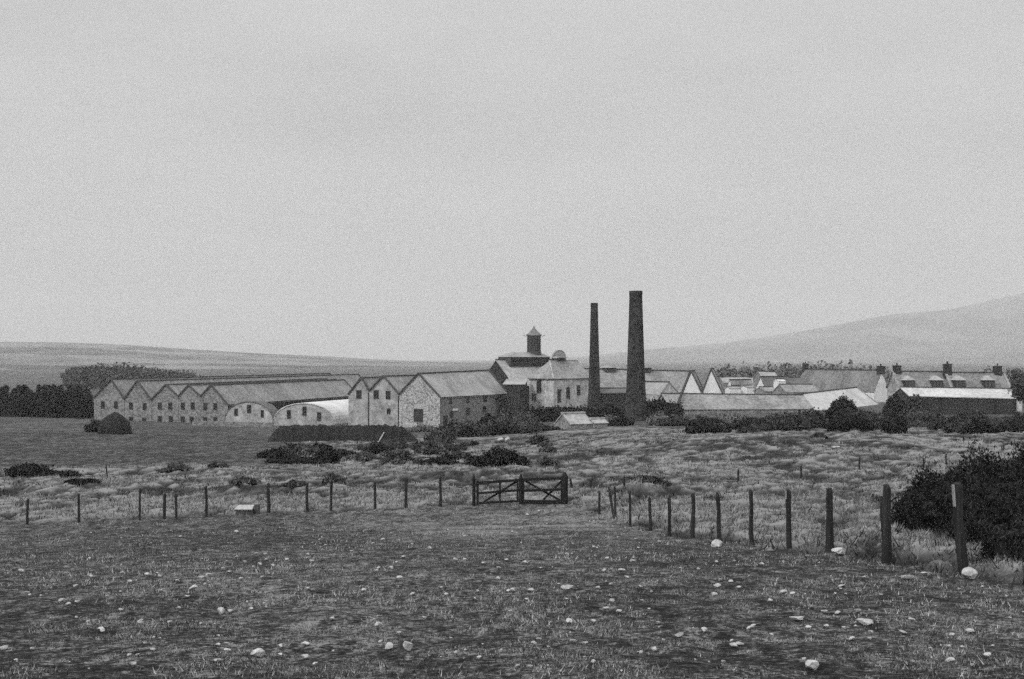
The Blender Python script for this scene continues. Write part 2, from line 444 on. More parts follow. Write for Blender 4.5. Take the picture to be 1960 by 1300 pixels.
def window(parent, A, d, n, px, py, wpx, hpx, name='window', bars=False, frame='frame', cover='glass'):
    """A: point on the wall foot, d: unit vector along the wall, n: outward normal"""
    t = along(A, d, px); c = A + d * t; s = c.y / F
    c.z = zpx(py, c.y); w_ = wpx * s / max(0.35, abs(d.x)) / 2; h_ = hpx * s / 2
    m = MB(); m.obox(c + n * 0.02, d, n, UP, w_, 0.05, h_)
    o = m.build(name, M[cover], parent)
    fr = MB(); e = 0.09
    for sx in (-1, 1): fr.obox(c + n * 0.04 + d * sx * (w_ + e / 2), d, n, UP, e / 2, 0.07, h_ + e)
    fr.obox(c + n * 0.04 + UP * (h_ + e / 2), d, n, UP, w_, 0.068, e / 2)
    fr.obox(c + n * 0.07 - UP * (h_ + e / 2), d, n, UP, w_ + 0.06, 0.12, e / 2)
    if bars:
        fr.obox(c + n * 0.055, d, n, UP, 0.03, 0.04, h_); fr.obox(c + n * 0.055, d, n, UP, w_, 0.036, 0.03)
    fr.build('frame', M[frame], o)
    return o

def slab(mb, a, b, c, d_, th):
    """roof slab whose top face is a b c d_, th thick"""
    n = (b - a).cross(d_ - a).normalized()
    if n.z < 0: n = -n
    mb.hexa([p - n * th for p in (a, b, c, d_)], [a, b, c, d_])

def prism_house(root, P_, roof_m, wall_m, back_m=None, over=0.3, th=0.22, coping=None, ridge_m='coping', eave_m=None, cop_w=0.7, skip=()):
    """P_: dict with fl fr bl br (foot corners), zel zer zel2 zer2 (eaves front/back), pk pk2 (ridge ends). front = gable fl-fr"""
    fl, fr, bl, br, pk, pk2 = (P_[k] for k in ('fl', 'fr', 'bl', 'br', 'pk', 'pk2'))
    el = Vector((fl.x, fl.y, P_['zel'])); er = Vector((fr.x, fr.y, P_['zer'])); el2 = Vector((bl.x, bl.y, P_['zel2'])); er2 = Vector((br.x, br.y, P_['zer2']))
    v = (pk2 - pk); v.z = 0; v.normalize(); u = (fr - fl); u.z = 0; u.normalize()
    m = MB()
    m.add([fl, fr, er, pk, el, bl, br, er2, pk2, el2], [(0, 1, 2, 3, 4), (6, 5, 9, 8, 7), (1, 6, 7, 2), (5, 0, 4, 9)])
    m.build('wall', M[wall_m], root)
    r = MB()
    for (e, e2, s) in ((el, el2, -1), (er, er2, 1)):
        dn = (e - pk).normalized() * over; dn2 = (e2 - pk2).normalized() * over
        lift = UP * th * 1.15
        slab(r, pk - v * over + lift, e + dn - v * over + lift, e2 + dn2 + v * over + lift, pk2 + v * over + lift, th)
    ro = r.build('roof', M[roof_m], root)
    rc = MB(); rc.bar(pk - v * (over + .02) + UP * (th * 1.15 + 0.04), pk2 + v * (over + .02) + UP * (th * 1.15 + 0.04), 0.6, 0.26); rc.build('ridge', M[ridge_m], ro)
    if coping:
        for (pp, ee, ee2, vv, nm) in ((pk, el, er, -v, 'f'), (pk2, el2, er2, v, 'b')):
            c = MB()
            for e in (ee, ee2):
                a_ = pp + vv * 0.12 + UP * (th * 1.15 + 0.10); b_ = e + (e - pp).normalized() * (over + .05) + vv * 0.12 + UP * (th * 1.15 + 0.10)
                c.bar(a_, b_, cop_w, 0.28)
            c.build('coping', M[coping], root)
    if eave_m:
        g = MB()
        for (e, e2) in ((el, el2), (er, er2)):
            o_ = u * (0.28 if e is er else -0.28)
            g.bar(e + o_ - UP * 0.16, e2 + o_ - UP * 0.16, 0.18, 0.16)
        g.build('gutter', M[eave_m], root)
    return dict(u=u, v=v, el=el, er=er, el2=el2, er2=er2, roof=ro)

def gable_house(name, label, cat, group, Y, h, xl, xp, xr, yel, yp, yer, L, roof_m, wall_m, dz_r=0, dz_e=0, foot=1.0, **kw):
    """gable end towards the camera, ridge running away on heading h (degrees right of straight ahead)"""
    u = Vector((math.cos(R(h)), -math.sin(R(h)), 0)); v = Vector((math.sin(R(h)), math.cos(R(h)), 0))
    P0 = Vector(((xp - 980) / F * Y, Y, 0))
    tl, tr = along(P0, u, xl), along(P0, u, xr)
    a, b = P0 + u * tl, P0 + u * tr
    zb = min(gz(a.x, a.y), gz(b.x, b.y), gz((a + v * L).x, (a + v * L).y), gz((b + v * L).x, (b + v * L).y)) - foot
    zel, zer, zp = zpx(yel, a.y), zpx(yer, b.y), zpx(yp, Y)
    root = thing(name, Vector((P0.x, P0.y, gz(P0.x, P0.y))) + v * L / 2, label, cat, group)
    f = lambda p: Vector((p.x, p.y, zb))
    d = dict(fl=f(a), fr=f(b), bl=f(a + v * L), br=f(b + v * L), zel=zel, zer=zer, zel2=zel + dz_e, zer2=zer + dz_e,
             pk=Vector((P0.x, P0.y, zp)), pk2=Vector((P0.x, P0.y, zp + dz_r)) + v * L)
    i = prism_house(root, d, roof_m, wall_m, **kw)
    i.update(root=root, P0=P0, d=d, nf=-v, ns=u, A=d['fl'], B=d['fr'])
    return i

def long_house(name, label, cat, group, x0, Y0, x1, Y1, ye0, ye1, yr0, yr1, depth, roof_m, wall_m, **kw):
    """long front towards the camera; eave and ridge rows given at both ends"""
    a = Vector(((x0 - 980) / F * Y0, Y0, 0)); b = Vector(((x1 - 980) / F * Y1, Y1, 0))
    dr = (b - a).normalized(); n = Vector((-dr.y, dr.x, 0))       # backwards
    zb = min(gz(a.x, a.y), gz(b.x, b.y), gz((a + n * depth).x, (a + n * depth).y), gz((b + n * depth).x, (b + n * depth).y)) - 1.0
    z0, z1 = zpx(ye0, Y0), zpx(ye1, Y1); m0, m1 = a + n * depth / 2, b + n * depth / 2
    root = thing(name, (m0 + m1) / 2 + UP * gz(((m0 + m1) / 2).x, ((m0 + m1) / 2).y), label, cat, group)
    f = lambda p: Vector((p.x, p.y, zb))
    # gable "front" is the right-hand end b
    d = dict(fl=f(b), fr=f(b + n * depth), bl=f(a), br=f(a + n * depth), zel=z1, zer=z1, zel2=z0, zer2=z0,
             pk=Vector((m1.x, m1.y, zpx(yr1, m1.y))), pk2=Vector((m0.x, m0.y, zpx(yr0, m0.y))))
    i = prism_house(root, d, roof_m, wall_m, **kw)
    i.update(root=root, A=f(a), B=f(b), dr=dr, nf=-n, n=n, d=d)
    return i

def chimney_stack(root, x, y, z0, z1, wx, wy, pots=1, mat='brick', dr=Vector((1, 0, 0)), name='chimney'):
    m = MB(); n = Vector((-dr.y, dr.x, 0))
    m.obox((x, y, (z0 + z1) / 2), dr, n, UP, wx / 2, wy / 2, (z1 - z0) / 2)
    m.obox((x, y, z1 + 0.08), dr, n, UP, wx / 2 + 0.1, wy / 2 + 0.1, 0.12)
    o = m.build(name, M[mat], root)
    for k in range(pots):
        p = MB(); c = Vector((x, y, 0)) + n * ((k - (pots - 1) / 2) * 0.6)
        p.tube([(c.x, c.y, z1 + .15), (c.x, c.y, z1 + 0.95)], [0.24, 0.19], 8); p.build('chimney_pot', M[mat], o)
    return o

# ---- the five gabled warehouses on the left
WG = 'warehouses standing gable to gable on the left'
wl = ['tall stone warehouse, leftmost of the five gabled stores, behind the dome-shaped haystack',
      'tall stone warehouse with a wide dark roof slope, second gable from the conifer plantation',
      'stone warehouse with a narrow gable, middle one of the five gabled stores',
      'stone warehouse with a small steep gable, fourth of the five from the plantation',
      'stone warehouse whose very long grey roof slope runs back behind the arched sheds']
spec = [(180, 213, 238, 764, 728, 766, 155), (238, 263, 290, 766, 731, 768, 164), (290, 318, 341, 767, 738, 761, 112),
        (341, 361, 384, 761, 739, 761, 104), (384, 404, 436, 761, 739, 776, 95)]
wins = [[(197, 775), (222, 775)], [(251, 777), (277, 778), (251, 804), (276, 806)], [(306, 777), (326, 777), (306, 803), (327, 803)],
        [(350, 777), (369, 777), (350, 804), (367, 804)], [(393, 778), (412, 778), (393, 805), (412, 805)]]
for k, (xl, xp, xr, a, b, c, L) in enumerate(spec):
    Y = 384 - (xp - 213) * 0.038
    i = gable_house('warehouse', wl[k], 'warehouse', WG, Y, 15, xl, xp, xr, a, b, c, L, 'slate', 'rubble_dark', coping='coping', eave_m='coping' if k == 4 else None, over=0.05)
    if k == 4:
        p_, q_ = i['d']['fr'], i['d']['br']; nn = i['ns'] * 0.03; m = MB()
        m.poly(p_ + nn, q_ + nn, i['er2'] + nn - UP * .05, i['er'] + nn - UP * .05); m.build('shaded_side', M['brick'], i['root'])  # dark panel: shade under the eave put into the wall's colour
    for (wx, wy) in wins[k]:
        window(i['root'], i['A'], i['u'], i['nf'], wx, wy, 7, 12)

# ---- barrel-roofed sheds
def arch_house(label, Y, h, xl, xr, ytop, ybase, L, roof_m, wall_m, wn):
    u = Vector((math.cos(R(h)), -math.sin(R(h)), 0)); v = Vector((math.sin(R(h)), math.cos(R(h)), 0))
    xc = (xl + xr) / 2; P0 = Vector(((xc - 980) / F * Y, Y, 0)); tl, tr = along(P0, u, xl), along(P0, u, xr)
    zt, zb = zpx(ytop, Y), zpx(ybase, Y); zf = gz(P0.x, P0.y) - 1.2
    n = 20; pr = []
    for k in range(n + 1):
        a = math.pi * (1 - k / n); c = (tl + tr) / 2; w_ = (tr - tl) / 2
        pr.append((c + w_ * math.cos(a), zb + (zt - zb) * max(0, math.sin(a)) ** 0.85))
    root = thing('barrel_roofed_shed', Vector((P0.x, P0.y, gz(P0.x, P0.y))) + v * L / 2, label, 'shed', 'round-roofed sheds beside the long warehouse')
    pt = lambda q, off, dz=0: Vector((P0.x, P0.y, 0)) + u * q[0] + v * off + UP * (q[1] + dz)
    m = MB()
    for off in (0, L):
        m.poly(*([pt(q, off) for q in pr] + [Vector((P0.x, P0.y, zf)) + u * pr[-1][0] + v * off, Vector((P0.x, P0.y, zf)) + u * pr[0][0] + v * off]))
    for q in (pr[0], pr[-1]):
        m.poly(pt(q, 0), pt(q, L), Vector((P0.x, P0.y, zf)) + u * q[0] + v * L, Vector((P0.x, P0.y, zf)) + u * q[0])
    m.build('wall', M[wall_m], root)
    r = MB()
    for k in range(n):
        a, b = pr[k], pr[k + 1]
        r.hexa([pt(a, -0.2, 0.02), pt(b, -0.2, 0.02), pt(b, L + .2, 0.02), pt(a, L + .2, 0.02)], [pt(a, -0.2, .25), pt(b, -0.2, .25), pt(b, L + .2, .25), pt(a, L + .2, .25)])
    r.build('roof', M[roof_m], root)
    for (wx, wy, ww, hh) in wn: window(root, P0 + u * tl, u, -v, wx, wy, ww, hh)
arch_house('pale round-gabled shed with three small windows beside the fifth warehouse', 362, 15, 430, 523, 770, 812, 5, 'slate_dark', 'lime', [(452, 789, 6, 12), (477, 783, 7, 14), (502, 792, 5, 12)])
arch_house('round-gabled shed with a bright white curved roof against the malt barns', 352, 15, 524, 641, 773, 812, 60, 'iron_pale', 'lime', [(553, 793, 7, 15), (583, 787, 7, 16), (611, 797, 7, 15)])

# ---- the three malt barns in the middle
MG = 'malt barns standing gable to gable in the middle'
def pipe(root, i, px, y0, y1):
    t = along(i['A'], i['u'], px); c = i['A'] + i['u'] * t + i['nf'] * 0.25
    m = MB(); m.tube([Vector((c.x, c.y, zpx(y0, c.y))), Vector((c.x, c.y, zpx(y1, c.y)))], 0.16, 6); m.build('downpipe', M['coping'], root)
i = gable_house('malt_barn', 'stone malt barn with one upper window, nearest the white curved roof', 'barn', MG, 341, 20, 667, 692, 707, 757, 725, 751, 36, 'slate', 'lime', coping='coping', over=0.05)
window(i['root'], i['A'], i['u'], i['nf'], 687, 755, 9, 15); pipe(i['root'], i, 706, 752, 822)
i = gable_house('malt_barn', 'stone malt barn with two upper windows between downpipes, middle of three', 'barn', MG, 337, 20, 707, 734, 764, 750, 722, 757, 36, 'slate', 'lime', coping='coping', over=0.05)
for q in ((720, 755, 9, 15), (743, 756, 8, 14), (744, 787, 6, 9)): window(i['root'], i['A'], i['u'], i['nf'], *q)
pipe(i['root'], i, 763.5, 758, 822)
i = gable_house('malt_barn', 'long stone malt barn with a mottled gable, square dark doorway and broad pale roof', 'barn', MG, 332, 20, 764, 801, 842, 757, 717, 762, 46, 'slate_pale', 'rubble_fine', coping='coping', eave_m='coping', over=0.05, dz_r=0.4, dz_e=-0.3)
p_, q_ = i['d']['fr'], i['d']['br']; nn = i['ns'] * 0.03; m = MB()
m.poly(p_ + nn, q_ + nn, i['er2'] + nn - UP * .05, i['er'] + nn - UP * .05); m.build('shaded_side', M['rubble_dark'], i['root'])  # darker face: side turned from the sun, its shade put into the colour
window(i['root'], i['A'], i['u'], i['nf'], 801, 795, 17, 23, name='door', bars=False, cover='dark')
A, d = i['d']['fr'], i['v']
for q in ((895, 765, 6, 10), (928, 763, 6, 10), (862, 768, 4, 8), (895, 787, 7, 12), (927, 783, 6, 10), (950, 765, 5, 7), (864, 793, 5, 10), (957, 780, 5, 8)):
    window(i['root'], A, d, i['ns'], *q)
window(i['root'], A, d, i['ns'], 852, 806, 7, 20, name='door', bars=False, cover='dark')
window(i['root'], A, d, i['ns'], 871, 784, 10, 5, name='pale_panel', bars=False, cover='white')  # small pale panel set on the side of the barn

# ---- kiln house, pavilion, ventilators
C = Vector(((1060 - 980) / F * 368, 368, 0)); Lp = Vector(((1013 - 980) / F * 376, 376, 0)); Rp = Vector(((1129 - 980) / F * 379, 379, 0)); Bp = Lp + Rp - C
dl = (C - Lp).normalized(); dr_ = (Rp - C).normalized()
root = thing('still_house', (C + Bp) / 2 + UP * gz(C.x, C.y), 'whitewashed still house with a hipped slate roof and tall narrow windows', 'building')
zb = gz(C.x, C.y) - 1.5; ze = zpx(726, 368); zr = zpx(692, 375)
mid = (Lp + C) / 2; mid2 = (Rp + Bp) / 2; A1 = mid + (Rp - C) * 0.22 + UP * zr; A2 = mid2 - (Rp - C) * 0.0 + UP * zr
fz = lambda p, z: Vector((p.x, p.y, z))
m = MB()
for (a, b) in ((Lp, C), (C, Rp), (Bp, Lp)): m.poly(fz(a, zb), fz(b, zb), fz(b, ze), fz(a, ze))
m.poly(fz(Rp, zb), fz(Bp, zb), fz(Bp, ze), A2, fz(Rp, ze))
m.build('wall', M['greywhite'], root)
r = MB(); o_ = 0.35
def out(p):
    c = (C + Bp) / 2; q = Vector((p.x - c.x, p.y - c.y, 0)).normalized() * o_ * 1.4; return fz(p + q, ze - 0.05)
l_, c_, r_, b_ = out(Lp), out(C), out(Rp), out(Bp); lf = UP * 0.2
for vs in ((l_, c_, A1), (c_, r_, A2, A1), (b_, l_, A1, A2)): 
    r.poly(*[q + lf for q in vs]); r.poly(*[q for q in vs][::-1])
for (a, b) in ((l_, c_), (c_, r_), (r_, A2), (A2, b_), (b_, l_)): r.poly(a, b, b + lf, a + lf)
ro = r.build('roof', M['slate'], root)
m = MB(); m.bar(c_ + UP * 0.26, A1 + UP * 0.26, 0.4, 0.16); m.bar(A1 + UP * .26, A2 + UP * .26, 0.3, 0.14); m.build('ridge', M['iron_mid'], ro)
m = MB(); m.bar(l_ + UP * .06, c_ + UP * .06, 0.16, 0.2); m.bar(c_ + UP * .06, r_ + UP * .06, 0.16, 0.2); m.build('gutter', M['coping'], root)
nl = Vector((dl.y, -dl.x, 0)); nr_ = Vector((dr_.y, -dr_.x, 0))
for q in ((1032, 739, 8, 25), (1022, 760, 7, 12)): window(root, Lp, dl, nl, *q)
for q in ((1070, 758, 6, 24), (1087, 752, 6, 20), (1107, 747, 6, 18)): window(root, C, dr_, nr_, *q)
# round-topped ventilator standing on the ridge
vt = A1 + (A2 - A1) * 0.33; vt.z = zr; s_ = vt.y / F; m = MB()
m.obox(vt + UP * 0.0, dr_, nl, UP, 12 * s_, 8 * s_, 7 * s_); vb = m.build('ventilator', M['louvre'], root)
m = MB()
hw, prf = 12.5 * s_, []
for k in range(9):
    a = math.pi * (1 - k / 8); prf.append((hw * math.cos(a), 7 * s_ + 14 * s_ * math.sin(a)))
xd = Vector((1, 0.15, 0)).normalized(); yd = Vector((-0.15, 1, 0)).normalized()
for k in range(8):
    a, b = prf[k], prf[k + 1]
    q = [vt + xd * a[0] + UP * a[1], vt + xd * b[0] + UP * b[1]]
    m.hexa([q[0] - yd * hw * .8, q[1] - yd * hw * .8, q[1] + yd * hw * .8, q[0] + yd * hw * .8], [p + UP * 0.15 for p in (q[0] - yd * hw * .8, q[1] - yd * hw * .8, q[1] + yd * hw * .8, q[0] + yd * hw * .8)])
for sg in (-1, 1): m.poly(*[vt + xd * a[0] + UP * a[1] + yd * hw * .72 * sg for a in prf])
m.build('ventilator_hood', M['slate'], vb)
m = MB(); m.obox(vt + UP * 7.5 * s_ - nr_ * 0 + nr_ * 0.5, dr_, nl, UP, 12 * s_, 9 * s_, 1.2 * s_); m.build('ledge', M['white'], vb)

# kiln house behind the pavilion
G = Vector(((950 - 980) / F * 388, 388, 0)); gw = along(G, dl, 986); Lk = 23.0
a, b = G - dl * gw, G + dl * gw; zg = zpx(690, 388); zge = zpx(740, b.y); zf = gz(G.x, G.y) - 2
root = thing('kiln_house', G + dr_ * Lk / 2 + UP * gz(G.x, G.y), 'kiln house with a dark gable, louvred ridge and slender lantern turret', 'building')
d = dict(fl=fz(a, zf), fr=fz(b, zf), bl=fz(a + dr_ * Lk, zf), br=fz(b + dr_ * Lk, zf), zel=zge, zer=zge, zel2=zge, zer2=zge, pk=fz(G, zg), pk2=fz(G + dr_ * Lk, zg))
prism_house(root, d, 'slate_pale', 'brick', over=0.2)
def on_ridge(px): t = along(G, dr_, px); return G + dr_ * t
p0, p1 = on_ridge(963), on_ridge(1043); pm = (p0 + p1) / 2; s_ = pm.y / F
m = MB(); hl = (p1 - p0).length / 2 - 0.5
m.obox(fz(pm, zpx(692, pm.y)), dr_, dl, UP, hl, 2.7, 8.5 * s_); lv = m.build('ridge_ventilator', M['louvre'], root)
for k in range(5):
    m = MB(); zz = zpx(698 - k * 3.2, pm.y)
    for sg in (-1, 1): m.obox(fz(pm + dl * 2.78 * sg, zz), dr_, dl, UP, hl, 0.09, 0.09)
    m.build('louvre', M['dark'], lv)
m = MB()
q0, q1 = fz(p0, zpx(683.5, pm.y)), fz(p1, zpx(683.5, pm.y)); q0 += dr_ * 0.2; top0, top1 = fz(on_ridge(977), zpx(674.5, pm.y)), fz(on_ridge(1032), zpx(674.5, pm.y))
W2 = 3.1
m.add([q0 - dl * W2, q0 + dl * W2, q1 + dl * W2, q1 - dl * W2, top0, top1], [(3, 2, 1, 0), (1, 2, 5, 4), (3, 0, 4, 5), (0, 1, 4), (2, 3, 5)])
m.build('ventilator_roof', M['slate'], lv)
tp = on_ridge(1022); s_ = tp.y / F; z0, z1 = zpx(676, tp.y), zpx(642, tp.y); r0 = 14.5 * s_
m = MB(); n8 = 8
ring = lambda z, r: [Vector((tp.x + r * math.cos(2 * math.pi * (k + .5) / n8), tp.y + r * math.sin(2 * math.pi * (k + .5) / n8), z)) for k in range(n8)]
def lathe(mb, prof):
    rs = [ring(z, r) for z, r in prof]; vs = [v for q in rs for v in q]
    mb.add(vs, [(i_ * n8 + k, i_ * n8 + (k + 1) % n8, (i_ + 1) * n8 + (k + 1) % n8, (i_ + 1) * n8 + k) for i_ in range(len(rs) - 1) for k in range(n8)] + [tuple(range((len(rs) - 1) * n8, len(rs) * n8))])
lathe(m, [(z0 - .5, r0 * 1.05), (z0 + .4, r0 * 1.05), (z0 + .4, r0 * .96), (z1, r0 * .96)]); tw = m.build('turret', M['louvre'], root)
m = MB()
for k in range(9):
    zz = z0 + .7 + (z1 - z0 - .9) * k / 8; rs = ring(zz, r0 * 1.0)
    for j in range(n8): m.bar(rs[j], rs[(j + 1) % n8], 0.1, 0.12)
m.build('louvre', M['dark'], tw)
m = MB(); lathe(m, [(z1 - .1, r0 * 1.1), (z1 + .15, r0 * 1.12), (zpx(634, tp.y), r0 * .52), (zpx(627, tp.y), 0.2), (zpx(626.9, tp.y), 0.02)]); m.build('turret_roof', M['slate_mid'], tw)
m = MB(); m.tube([fz(tp, zpx(631, tp.y)), fz(tp, zpx(624, tp.y))], [.28, .1], 6); m.build('finial', M['dark'], tw)
m = MB()
for sg in (-1, 1): m.bar(fz(tp, z1 - .35) + Vector((sg * r0, 0, 0)), fz(tp, z1 + .1) + Vector((sg * r0 * 1.55, 0, 0)), 0.1)
m.build('bracket', M['dark'], tw)

# hoist loft in front of the kiln gable
a = Vector(((974 - 980) / F * 364, 364, 0)); b = Vector(((1003 - 980) / F * 364.5, 364.5, 0)); nb = Vector((0.1, 1, 0)).normalized()
root = thing('hoist_loft', (a + b) / 2 + nb * 4 + UP * gz(a.x, a.y), 'dark boarded loft with a pale flat roof between barn and still house', 'building')
zl, zt = gz(a.x, a.y) - 1, zpx(737, 364)
m = MB(); m.hexa([fz(p, zl) for p in (a, b, b + nb * 9, a + nb * 9)], [fz(a, zt), fz(b, zt), fz(b + nb * 9, zt + .9), fz(a + nb * 9, zt + .9)]); m.build('wall', M['brick'], root)
m = MB(); a2, b2 = a - Vector((1.6, 0.3, 0)), b + Vector((.3, -.3, 0))
m.hexa([fz(a2, zt + .05), fz(b2, zt + .05), fz(b2 + nb * 9.5, zt + 1.2), fz(a2 + nb * 9.5, zt + 1.2)], [fz(a2, zt + .3), fz(b2, zt + .3), fz(b2 + nb * 9.5, zt + 1.45), fz(a2 + nb * 9.5, zt + 1.45)]); m.build('roof', M['iron_mid'], root)
dd = (b - a).normalized(); window(root, a, dd, Vector((dd.y, -dd.x, 0)), 987, 757, 16, 30, name='door', bars=False, cover='dark')

# ---- factory chimneys
def stack(label, px, Y, ybase, wb, ytop, wt, n, mat, tw=0.0, cap=True):
    c = Vector(((px - 980) / F * Y, Y, 0)); s = Y / F; zf = gz(c.x, c.y); z0 = zf - 1; z1 = zpx(ytop, Y); zbk = zpx(ybase, Y)
    root = thing('factory_chimney', fz(c, zf), label, 'chimney', 'factory chimneys')
    def rg(z, r): return [Vector((c.x + r * math.cos(2 * math.pi * (k + .5) / n + tw), c.y + r * math.sin(2 * math.pi * (k + .5) / n + tw), z)) for k in range(n)]
    def lat(prof, nm, mt):
        m = MB(); rs = [rg(z, r) for z, r in prof]
        m.add([v for q in rs for v in q], [(i_ * n + k, i_ * n + (k + 1) % n, (i_ + 1) * n + (k + 1) % n, (i_ + 1) * n + k) for i_ in range(len(rs) - 1) for k in range(n)] + [tuple(range((len(rs) - 1) * n, len(rs) * n))])
        m.build(nm, M[mt], root)
    g = 1 / math.cos(math.pi / n) if n == 4 else 1.02
    if n == 4: g = 1.33
    rt, rb = wt / 2 * s * g, wb / 2 * s * g
    lat([(z0, rb * (1 + (zbk - z0) * .004)), (zbk, rb)] + [(zbk + (z1 - zbk) * q, rb + (rt - rb) * q ** 0.8) for q in (.25, .5, .75, .97)], 'shaft', mat)
    lat([(z1 - (z1 - zbk) * .03, rt * 1.0), (z1 - .9, rt * 1.06), (z1 - .2, rt * 1.08), (z1, rt * 1.02), (z1, rt * .72), (z1 - 1.2, rt * .7)], 'cap', mat)
stack('tall tapering dark chimney, the thicker and taller of the two, with a projecting cap', 1217, 286, 806, 43, 557, 24, 8, 'brick_stack', 0.1)  # one brick tone, the same on every side
stack('slender square chimney rising beside the white still house, thinner of the two', 1137.5, 338, 780, 21, 580, 11, 4, 'brick', 0.3)

# ---- works buildings right of the chimneys
i = long_house('works_range', 'long slate-roofed works range behind the two chimneys, with ridge ventilators', 'building', None, 1122, 398, 1345, 412, 747, 752, 707, 712, 12, 'slate', 'rubble_dark', over=0.3)
for px in (1183, 1251):
    t = along(i['A'], i['dr'], px); c = i['A'] + i['dr'] * t + i['n'] * 6; zz = zpx(708, c.y); s = c.y / F
    m = MB(); m.obox(fz(c, zz), i['dr'], i['n'], UP, 12 * s, 1.2, 4 * s); vb = m.build('ventilator', M['louvre'], i['root'])
    m = MB(); e = 15 * s; zt = zz + 4 * s
    k0, k1 = c - i['dr'] * e, c + i['dr'] * e
    m.add([fz(k0 - i['n'] * 1.7, zt), fz(k1 - i['n'] * 1.7, zt), fz(k1 + i['n'] * 1.7, zt), fz(k0 + i['n'] * 1.7, zt), fz(k0 + i['dr'] * 1, zt + .9), fz(k1 - i['dr'] * 1, zt + .9)], [(3, 2, 1, 0), (0, 1, 5, 4), (2, 3, 4, 5), (1, 2, 5), (3, 0, 4)])
    m.build('ventilator_roof', M['slate'], vb)
long_house('cask_shed', 'small dark shed between the slender chimney and the thick chimney', 'shed', None, 1150, 338, 1206, 339, 754, 753, 745, 745, 7, 'slate_dark', 'brick', over=0.2)
i = gable_house('store', 'small store with a pale sheet roof right of the thick chimney', 'shed', None, 352, -38, 1262, 1280, 1303, 757, 733, 757, 9, 'iron_mid', 'greywhite', over=0.15)
TG = 'twin white gables right of the chimneys'
gable_house('white_gabled_store', 'white steep-gabled store, left one of the twin white gables', 'store', TG, 366, 10, 1303, 1323, 1344, 757, 712, 756, 16, 'slate', 'white', coping='coping', over=0.02, cop_w=0.25)
gable_house('white_gabled_store', 'white steep-gabled store, right one of the twin, next to far cottages', 'store', TG, 368, 10, 1343, 1361, 1384, 756, 708, 757, 16, 'slate', 'white', coping='coping', over=0.02, cop_w=0.25)
i = long_house('low_store', 'long low grey-roofed store in front of the twin white gables', 'shed', None, 1284, 338, 1557, 346, 785, 784, 755, 758, 13, 'slate', 'rubble_dark', over=0.25)
p0, p1 = P(1321, 712, 355), P(1289, 784, 333); p1.z = gz(p1.x, p1.y)
m = MB(); m.bar(p0, p1, 0.5, 0.4)
o = centre(m.build('sloping_beam', M['dark'])); tag(o, 'dark timber beam sloping down from the left white gable across the low store', 'beam')

# white roofed shed and cottages at the right
long_house('white_roofed_shed', 'low shed with a bright white roof beside the white cottage gable', 'shed', None, 1560, 366, 1680, 425, 790, 775, 758, 743, 13, 'iron_soft', 'greywhite', over=0.2, coping='slate')
i = gable_house('cottage', 'grey-roofed cottage with a bright white end gable and two chimneys', 'cottage', None, 466, -30, 1672, 1688, 1704, 752, 710, 754, 38, 'slate_mid', 'white', over=0.05)
pk, pk2 = i['d']['pk'], i['d']['pk2']
chimney_stack(i['root'], pk.x - .3, pk.y + .2, pk.z - 1, zpx(702, pk.y), 2.6, 1.2, 2)
chimney_stack(i['root'], pk2.x + .5, pk2.y - .2, pk2.z - 1, zpx(697, pk2.y), 2.0, 1.1, 1)
def dormer_cottage(label, x0, x1, ye, yr, dorm, chim, pots):
    i = long_house('dormer_cottage', label, 'cottage', 'cottages with dormer windows at the right', x0, 400, x1, 402, ye, ye + 1, yr, yr + 1, 9, 'slate_mid', 'rubble', over=0.15, coping='slate')
    for px in dorm:
        t = along(i['A'], i['dr'], px); c = i['A'] + i['dr'] * t + i['nf'] * 0.1; s = c.y / F; zl, zh = zpx(742, c.y), zpx(728, c.y); w_ = 10.5 * s; dp = 3.4
        m = MB(); D_, N_ = i['dr'], i['n']
        c0, c1 = c - D_ * w_, c + D_ * w_
        m.hexa([fz(p, zl) for p in (c0, c1, c1 + N_ * dp, c0 + N_ * dp)], [fz(p, zh) for p in (c0, c1, c1 + N_ * dp, c0 + N_ * dp)])
        dm = m.build('dormer', M['dark'], i['root'])
        m = MB(); e = 0.25; zt = zpx(719, c.y)
        q = [fz(c0 - D_ * e - N_ * e, zh + .02), fz(c1 + D_ * e - N_ * e, zh + .02), fz(c1 + D_ * e + N_ * dp, zh + .02), fz(c0 - D_ * e + N_ * dp, zh + .02), fz(c + N_ * 1.1, zt), fz(c + N_ * dp, zt)]
        m.add(q, [(3, 2, 1, 0), (0, 1, 4), (1, 2, 5, 4), (3, 0, 4, 5), (2, 3, 5)]); m.build('dormer_roof', M['iron_mid'], dm)
        m = MB()
        for sx in (-.55, 0, .55): m.obox(fz(c + D_ * sx * w_ * 1.1, (zl + zh) / 2 - .1) - N_ * 0.03, D_, N_, UP, w_ * .2, 0.04, (zh - zl) * .3)
        m.build('pane', M['frame'], dm)
    for px, yt, np_ in zip(chim[0::2], chim[1::2], pots):
        t = along(i['A'], i['dr'], px); c = i['A'] + i['dr'] * t + i['n'] * 4.5
        chimney_stack(i['root'], c.x, c.y, zpx(722, c.y), zpx(yt, c.y), 2.1, 1.7, np_, 'brick')
dormer_cottage('cottage with two dormers, behind the left half of the long white-roofed shed', 1722, 1820, 745, 712, (1741, 1795), (1729, 701), (1,))
dormer_cottage('cottage with two dormers and two chimneys, above the right half of the white-roofed shed', 1823, 1934, 746, 714, (1838, 1894), (1826, 698, 1923, 702), (2, 1))
i = long_house('open_shed', 'long shed with a bright white lean roof and dark open front', 'shed', None, 1742, 325, 1952, 330, 759, 764, 743, 746, 9, 'iron_soft', 'dark', over=0.3)  # solid dark wall stands in for the shade inside the open front
